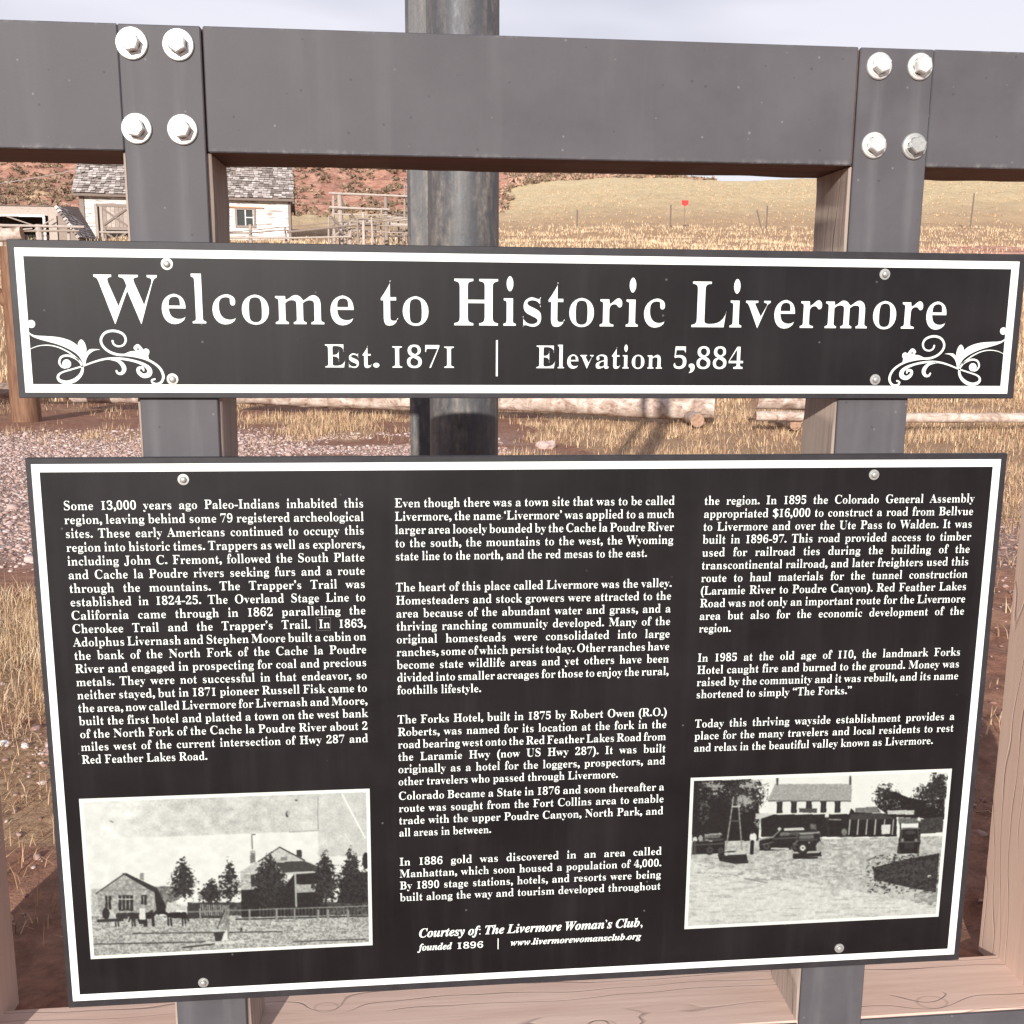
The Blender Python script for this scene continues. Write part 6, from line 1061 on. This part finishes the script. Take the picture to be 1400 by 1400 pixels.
# ------------------------------------------------------------------ scrub, dry grass, gravel, stones
M_SCR = m_tint('sage_and_juniper_scrub', [(0, (.17, .12, .08)), (.4, (.27, .195, .13)), (.7, (.40, .27, .19)), (1, (.54, .35, .26))], .95, 3, .2, bmp=0)
def scrub():
    xs, ys, ss, tt = [], [], [], []
    N_ = 26000; t = RNG.uniform(UX(-250), UX(960), N_); y = 88+RNG.random(N_)**.8*150; x = t*y
    rd = redness(x, y); n = fbm(x*.12, y*.12, 77)
    p_ = np.where((t < UX(690)), .14+.55*sstep(n, .42, .62), np.where(y > 150, .95, 0))
    p_ = np.where((t < UX(130)), np.clip(p_*1.2+.1, 0, 1), p_)
    keep = (RNG.random(N_) < p_)
    x, y, t = x[keep], y[keep], t[keep]; z = height(x, y)
    s = RNG.uniform(.22, .62, len(x))*np.where(t > UX(690), 1.35, 1); tv = np.clip(RNG.random(len(x))*.7+np.where(t > UX(670), .45, 0)*RNG.random(len(x)), 0, 1)
    nl = 22; m = len(x)
    d = RNG.normal(size=(m, nl, 3)); d /= np.linalg.norm(d, axis=2, keepdims=True); d[:, :, 2] = np.abs(d[:, :, 2])*.8
    c = np.stack([x, y, z], 1)[:, None, :]+d*s[:, None, None]*RNG.uniform(.35, 1, (m, nl, 1))
    e1 = RNG.normal(size=(m, nl, 3)); e2 = RNG.normal(size=(m, nl, 3)); q = s[:, None, None]*.30
    V = np.stack([c+e1*q, c+e2*q, c-(e1+e2)*q*.6], 2).reshape(-1, 3); F = np.arange(len(V)).reshape(-1, 3)
    o = np_mesh('scrub', V, F, M_SCR, tint=np.repeat(np.clip(tv[:, None]+RNG.uniform(-.2, .2, (m, nl)), 0, 1).ravel(), 3)); return tag(o, 'sage and juniper scrub dotted over the red hillside', 'scrub', kind='stuff')
scrub()
def m_grass(name, stops):
    m, nt, b = mat(name, .8, .2); nt.links.new(ramp(nt, attr(nt).outputs['Fac'], stops), b.inputs['Base Color'])
    b.inputs['Transmission Weight'].default_value = 0; return m
M_GR = m_grass('dry_grass', [(0, (.22, .115, .07)), (.3, (.42, .255, .15)), (.6, (.60, .41, .25)), (.85, (.72, .545, .35)), (1, (.80, .68, .49))])
def blades(x, y, n, h, spread, wid, lean, name, label, tlo=0, thi=1, zf=height, cat='grass'):
    m = len(x); z = zf(x, y); c = np.repeat(np.stack([x, y, z-.01], 1), n, 0); K = m*n
    c[:, :2] += RNG.normal(size=(K, 2))*spread; c[:, 2] = zf(c[:, 0], c[:, 1])-.01
    hh = np.repeat(h, n)*RNG.uniform(.35, 1.1, K) if np.ndim(h) else h*RNG.uniform(.35, 1.1, K)
    az = RNG.uniform(0, 2*np.pi, K); d = np.stack([np.cos(az), np.sin(az), np.zeros(K)], 1); side = np.stack([-np.sin(az+RNG.uniform(-1, 1, K)), np.cos(az), np.zeros(K)], 1)
    ln = np.abs(RNG.normal(size=K))*lean; up = np.array([0, 0, 1.])
    w_ = (wid*RNG.uniform(.6, 1.4, K))[:, None]
    p1 = c+d*(hh*.5*np.sin(ln*.6))[:, None]+up*(hh*.5*np.cos(ln*.6))[:, None]
    p2 = p1+d*(hh*.5*np.sin(np.minimum(ln*1.5, 2.2)))[:, None]+up*(hh*.5*np.cos(np.minimum(ln*1.5, 2.2)))[:, None]
    p2[:, 2] = np.maximum(p2[:, 2], c[:, 2]+.012)
    V = np.stack([c-side*w_/2, c+side*w_/2, p1+side*w_*.4, p1-side*w_*.4, p2], 1).reshape(-1, 3); b = np.arange(K)*5
    F = np.concatenate([np.stack([b, b+1, b+2], 1), np.stack([b, b+2, b+3], 1), np.stack([b+3, b+2, b+4], 1)])
    t = np.clip(np.repeat(RNG.uniform(tlo, thi, K), 5), 0, 1)
    return tag(np_mesh(name, V, F, M_GR, tint=t), label, cat, kind='stuff')
def scatter(n, x0, x1, y0, y1, dens):
    y = RNG.uniform(y0, y1, n); x = RNG.uniform(x0, x1, n); k_ = RNG.random(n) < dens(x, y); return x[k_], y[k_]
# mid-distance verge round the logs
def wedge(n, t0, t1, y0, y1, dens, pw=1.):
    y = y0+(y1-y0)*RNG.random(n)**pw; t = RNG.uniform(t0, t1, n); x = t*y; k_ = RNG.random(n) < dens(x, y); return x[k_], y[k_]
x, y = wedge(30000, -.46, .66, 8.6, 16.5, lambda x, y: grass_mask(x, y)*(.12+.88*sstep(fbm(x*1.8, y*2.6, 91), .42, .62)))
blades(x, y, 7, .125, .055, .0060, 1.5, 'dry_grass', 'tawny dry grass round the logs of the parking barrier', .1, .9)
x, y = wedge(5200, -.46, .66, 15.5, 34, lambda x, y: .8+0*x, 1.1)
blades(x, y, 9, .34, .12, .016, .55, 'meadow_grass', 'tall dry grass of the meadow beyond the logs', .3, 1)
x, y = wedge(9000, -.42, .72, 36, 72, lambda x, y: np.where(x/y > UX(690), 1, .5)*np.where((y > 46) & (y < 57) & (x/y > UX(1130)), .25, 1), 1.2)
blades(x, y, 7, .24, .28, .03, .7, 'field_grass', 'golden grass at the near edge of the hill field', .62, 1)
x, y = wedge(2600, UX(640), .72, 72, 132, lambda x, y: .8*(1-redness(x, y)), 1.0)
blades(x, y, 5, .20, .5, .06, 1.0, 'hill_grass', 'sparse taller grass tufts scattered up the golden hill', .35, .8)
# close tufts seen past the left edge of the history board
x, y = scatter(15000, -3.6, -.35, 3.0, 4.9, lambda x, y: grass_mask(x, y)*sstep(fbm(x*3, y*3, 95), .3, .5))
blades(x, y, 9, .115, .035, .0024, 1.5, 'near_grass', 'matted straw coloured grass at the left edge beside the history board', .25, 1)
x, y = scatter(4200, -2.4, -.3, 1.9, 3.1, lambda x, y: .06+.9*sstep(fbm(x*4, y*4, 97), .50, .60)*sstep(y, 1.9, 2.5))
blades(x, y, 9, .085, .03, .0024, 1.2, 'stray_grass', 'thin stray straws on the red dirt at the lower left', .05, .8)
x, y = scatter(9000, 1.0, 5.2, 2.2, 8.6, lambda x, y: .05+.9*grass_mask(x, y)+.2*sstep(fbm(x*4, y*4, 99), .55, .65))
blades(x, y, 7, .10, .04, .004, 1.0, 'sparse_grass', 'sparse dry grass on the red dirt at the right edge', .1, .9)
def stones(x, y, s, mt, name, label, flat=.6, tlo=0, thi=1):
    ph = (1+5**.5)/2; iv = np.array([(-1, ph, 0), (1, ph, 0), (-1, -ph, 0), (1, -ph, 0), (0, -1, ph), (0, 1, ph), (0, -1, -ph), (0, 1, -ph), (ph, 0, -1), (ph, 0, 1), (-ph, 0, -1), (-ph, 0, 1)])/1.9
    fi = np.array([(0, 11, 5), (0, 5, 1), (0, 1, 7), (0, 7, 10), (0, 10, 11), (1, 5, 9), (5, 11, 4), (11, 10, 2), (10, 7, 6), (7, 1, 8), (3, 9, 4), (3, 4, 2), (3, 2, 6), (3, 6, 8), (3, 8, 9), (4, 9, 5), (2, 4, 11), (6, 2, 10), (8, 6, 7), (9, 8, 1)])
    m = len(x); sc_ = np.stack([RNG.uniform(.6, 1.3, m), RNG.uniform(.6, 1.3, m), flat*RNG.uniform(.5, 1.2, m)], 1)*s[:, None]
    V = iv[None]*(1+RNG.uniform(-.42, .42, (m, 12, 1)))*sc_[:, None, :]; a = RNG.uniform(0, 6.28, m)[:, None]
    X = V[:, :, 0]*np.cos(a)-V[:, :, 1]*np.sin(a)+x[:, None]; Y_ = V[:, :, 0]*np.sin(a)+V[:, :, 1]*np.cos(a)+y[:, None]; Z = V[:, :, 2]+(height(x, y)+s*flat*.25)[:, None]
    F = (fi[None]+(np.arange(m)*12)[:, None, None]).reshape(-1, 3)
    return tag(np_mesh(name, np.stack([X, Y_, Z], -1).reshape(-1, 3), F, mt, tint=np.repeat(RNG.uniform(tlo, thi, m), 12)), label, 'gravel', kind='stuff')
M_ST = m_tint('pink_and_white_gravel', [(0, (.27, .15, .12)), (.4, (.45, .30, .255)), (.75, (.60, .47, .43)), (1, (.78, .71, .68))], .9, 40, .25, bmp=0)
x, y = scatter(80000, -7.5, .9, 4.8, 12, lambda x, y: gravel_mask(x, y)*.9*(x/y < .1)*(x/y > -.55))
stones(x, y, RNG.gamma(2.4, .0031, len(x))+.003, M_ST, 'gravel', 'pinkish grey gravel of the car park at the left', tlo=.15, thi=.85)
x, y = scatter(14000, -2.4, -.3, 1.8, 3.4, lambda x, y: .05+gravel_mask(x, y))
stones(x, y, RNG.gamma(1.6, .0026, len(x))+.002, M_ST, 'loose_gravel', 'loose pale stones on the dirt at the lower left', tlo=.0, thi=.8)
x, y = scatter(22000, .9, 5.2, 1.8, 9, lambda x, y: .25+.6*gravel_mask(x, y))
stones(x, y, RNG.gamma(2., .003, len(x))+.002, M_ST, 'dirt_clods', 'reddish clods and pebbles at the right edge', tlo=0, thi=.55)
# a few larger stones one can point at
def stone(x, y, s, label, t, nm='stone'):
    import bmesh
    bm = bmesh.new(); bmesh.ops.create_icosphere(bm, subdivisions=3, radius=1)
    sd_ = abs(hash((round(x, 3), round(y, 3)))) % 89
    for v in bm.verts:
        f = 1+(float(fbm(np.array([v.co.x*1.6+3]), np.array([v.co.y*1.6+v.co.z*1.3]), sd_, 3)[0])-.5)*.9
        v.co = Vector((v.co.x*s[0], v.co.y*s[1], v.co.z*s[2]))*f
    me = bpy.data.meshes.new(nm); bm.to_mesh(me); bm.free(); me.materials.append(M_ST)
    a = me.attributes.new('tint', 'FLOAT', 'POINT'); a.data.foreach_set('value', [t]*len(me.vertices))
    o = link(nm, me, loc=(x, y, float(height(x, y))+s[2]*.35)); return tag(o, label, 'stone', 'pale stones on the dirt')
stone(-1.185, 2.90, (.021, .014, .010), 'flat white stone, largest of the pale ones by the lower left grass', 1.)
stone(-1.115, 2.87, (.011, .010, .009), 'small whitish stone right beside the largest flat white one', .95)
stone(-1.02, 2.92, (.013, .011, .009), 'whitish stone nearest the left edge of the history board', .98)
stone(-.985, 2.63, (.013, .009, .006), 'flat pale stone on the red dirt left of the history board', .75)
stone(-.93, 1.95, (.012, .010, .007), 'dull pink stone low on the dirt beside the left side post', .45)
stone(1.28, 9.80, (.085, .06, .055), 'pinkish rock lying in the grass between the two boards', .62)
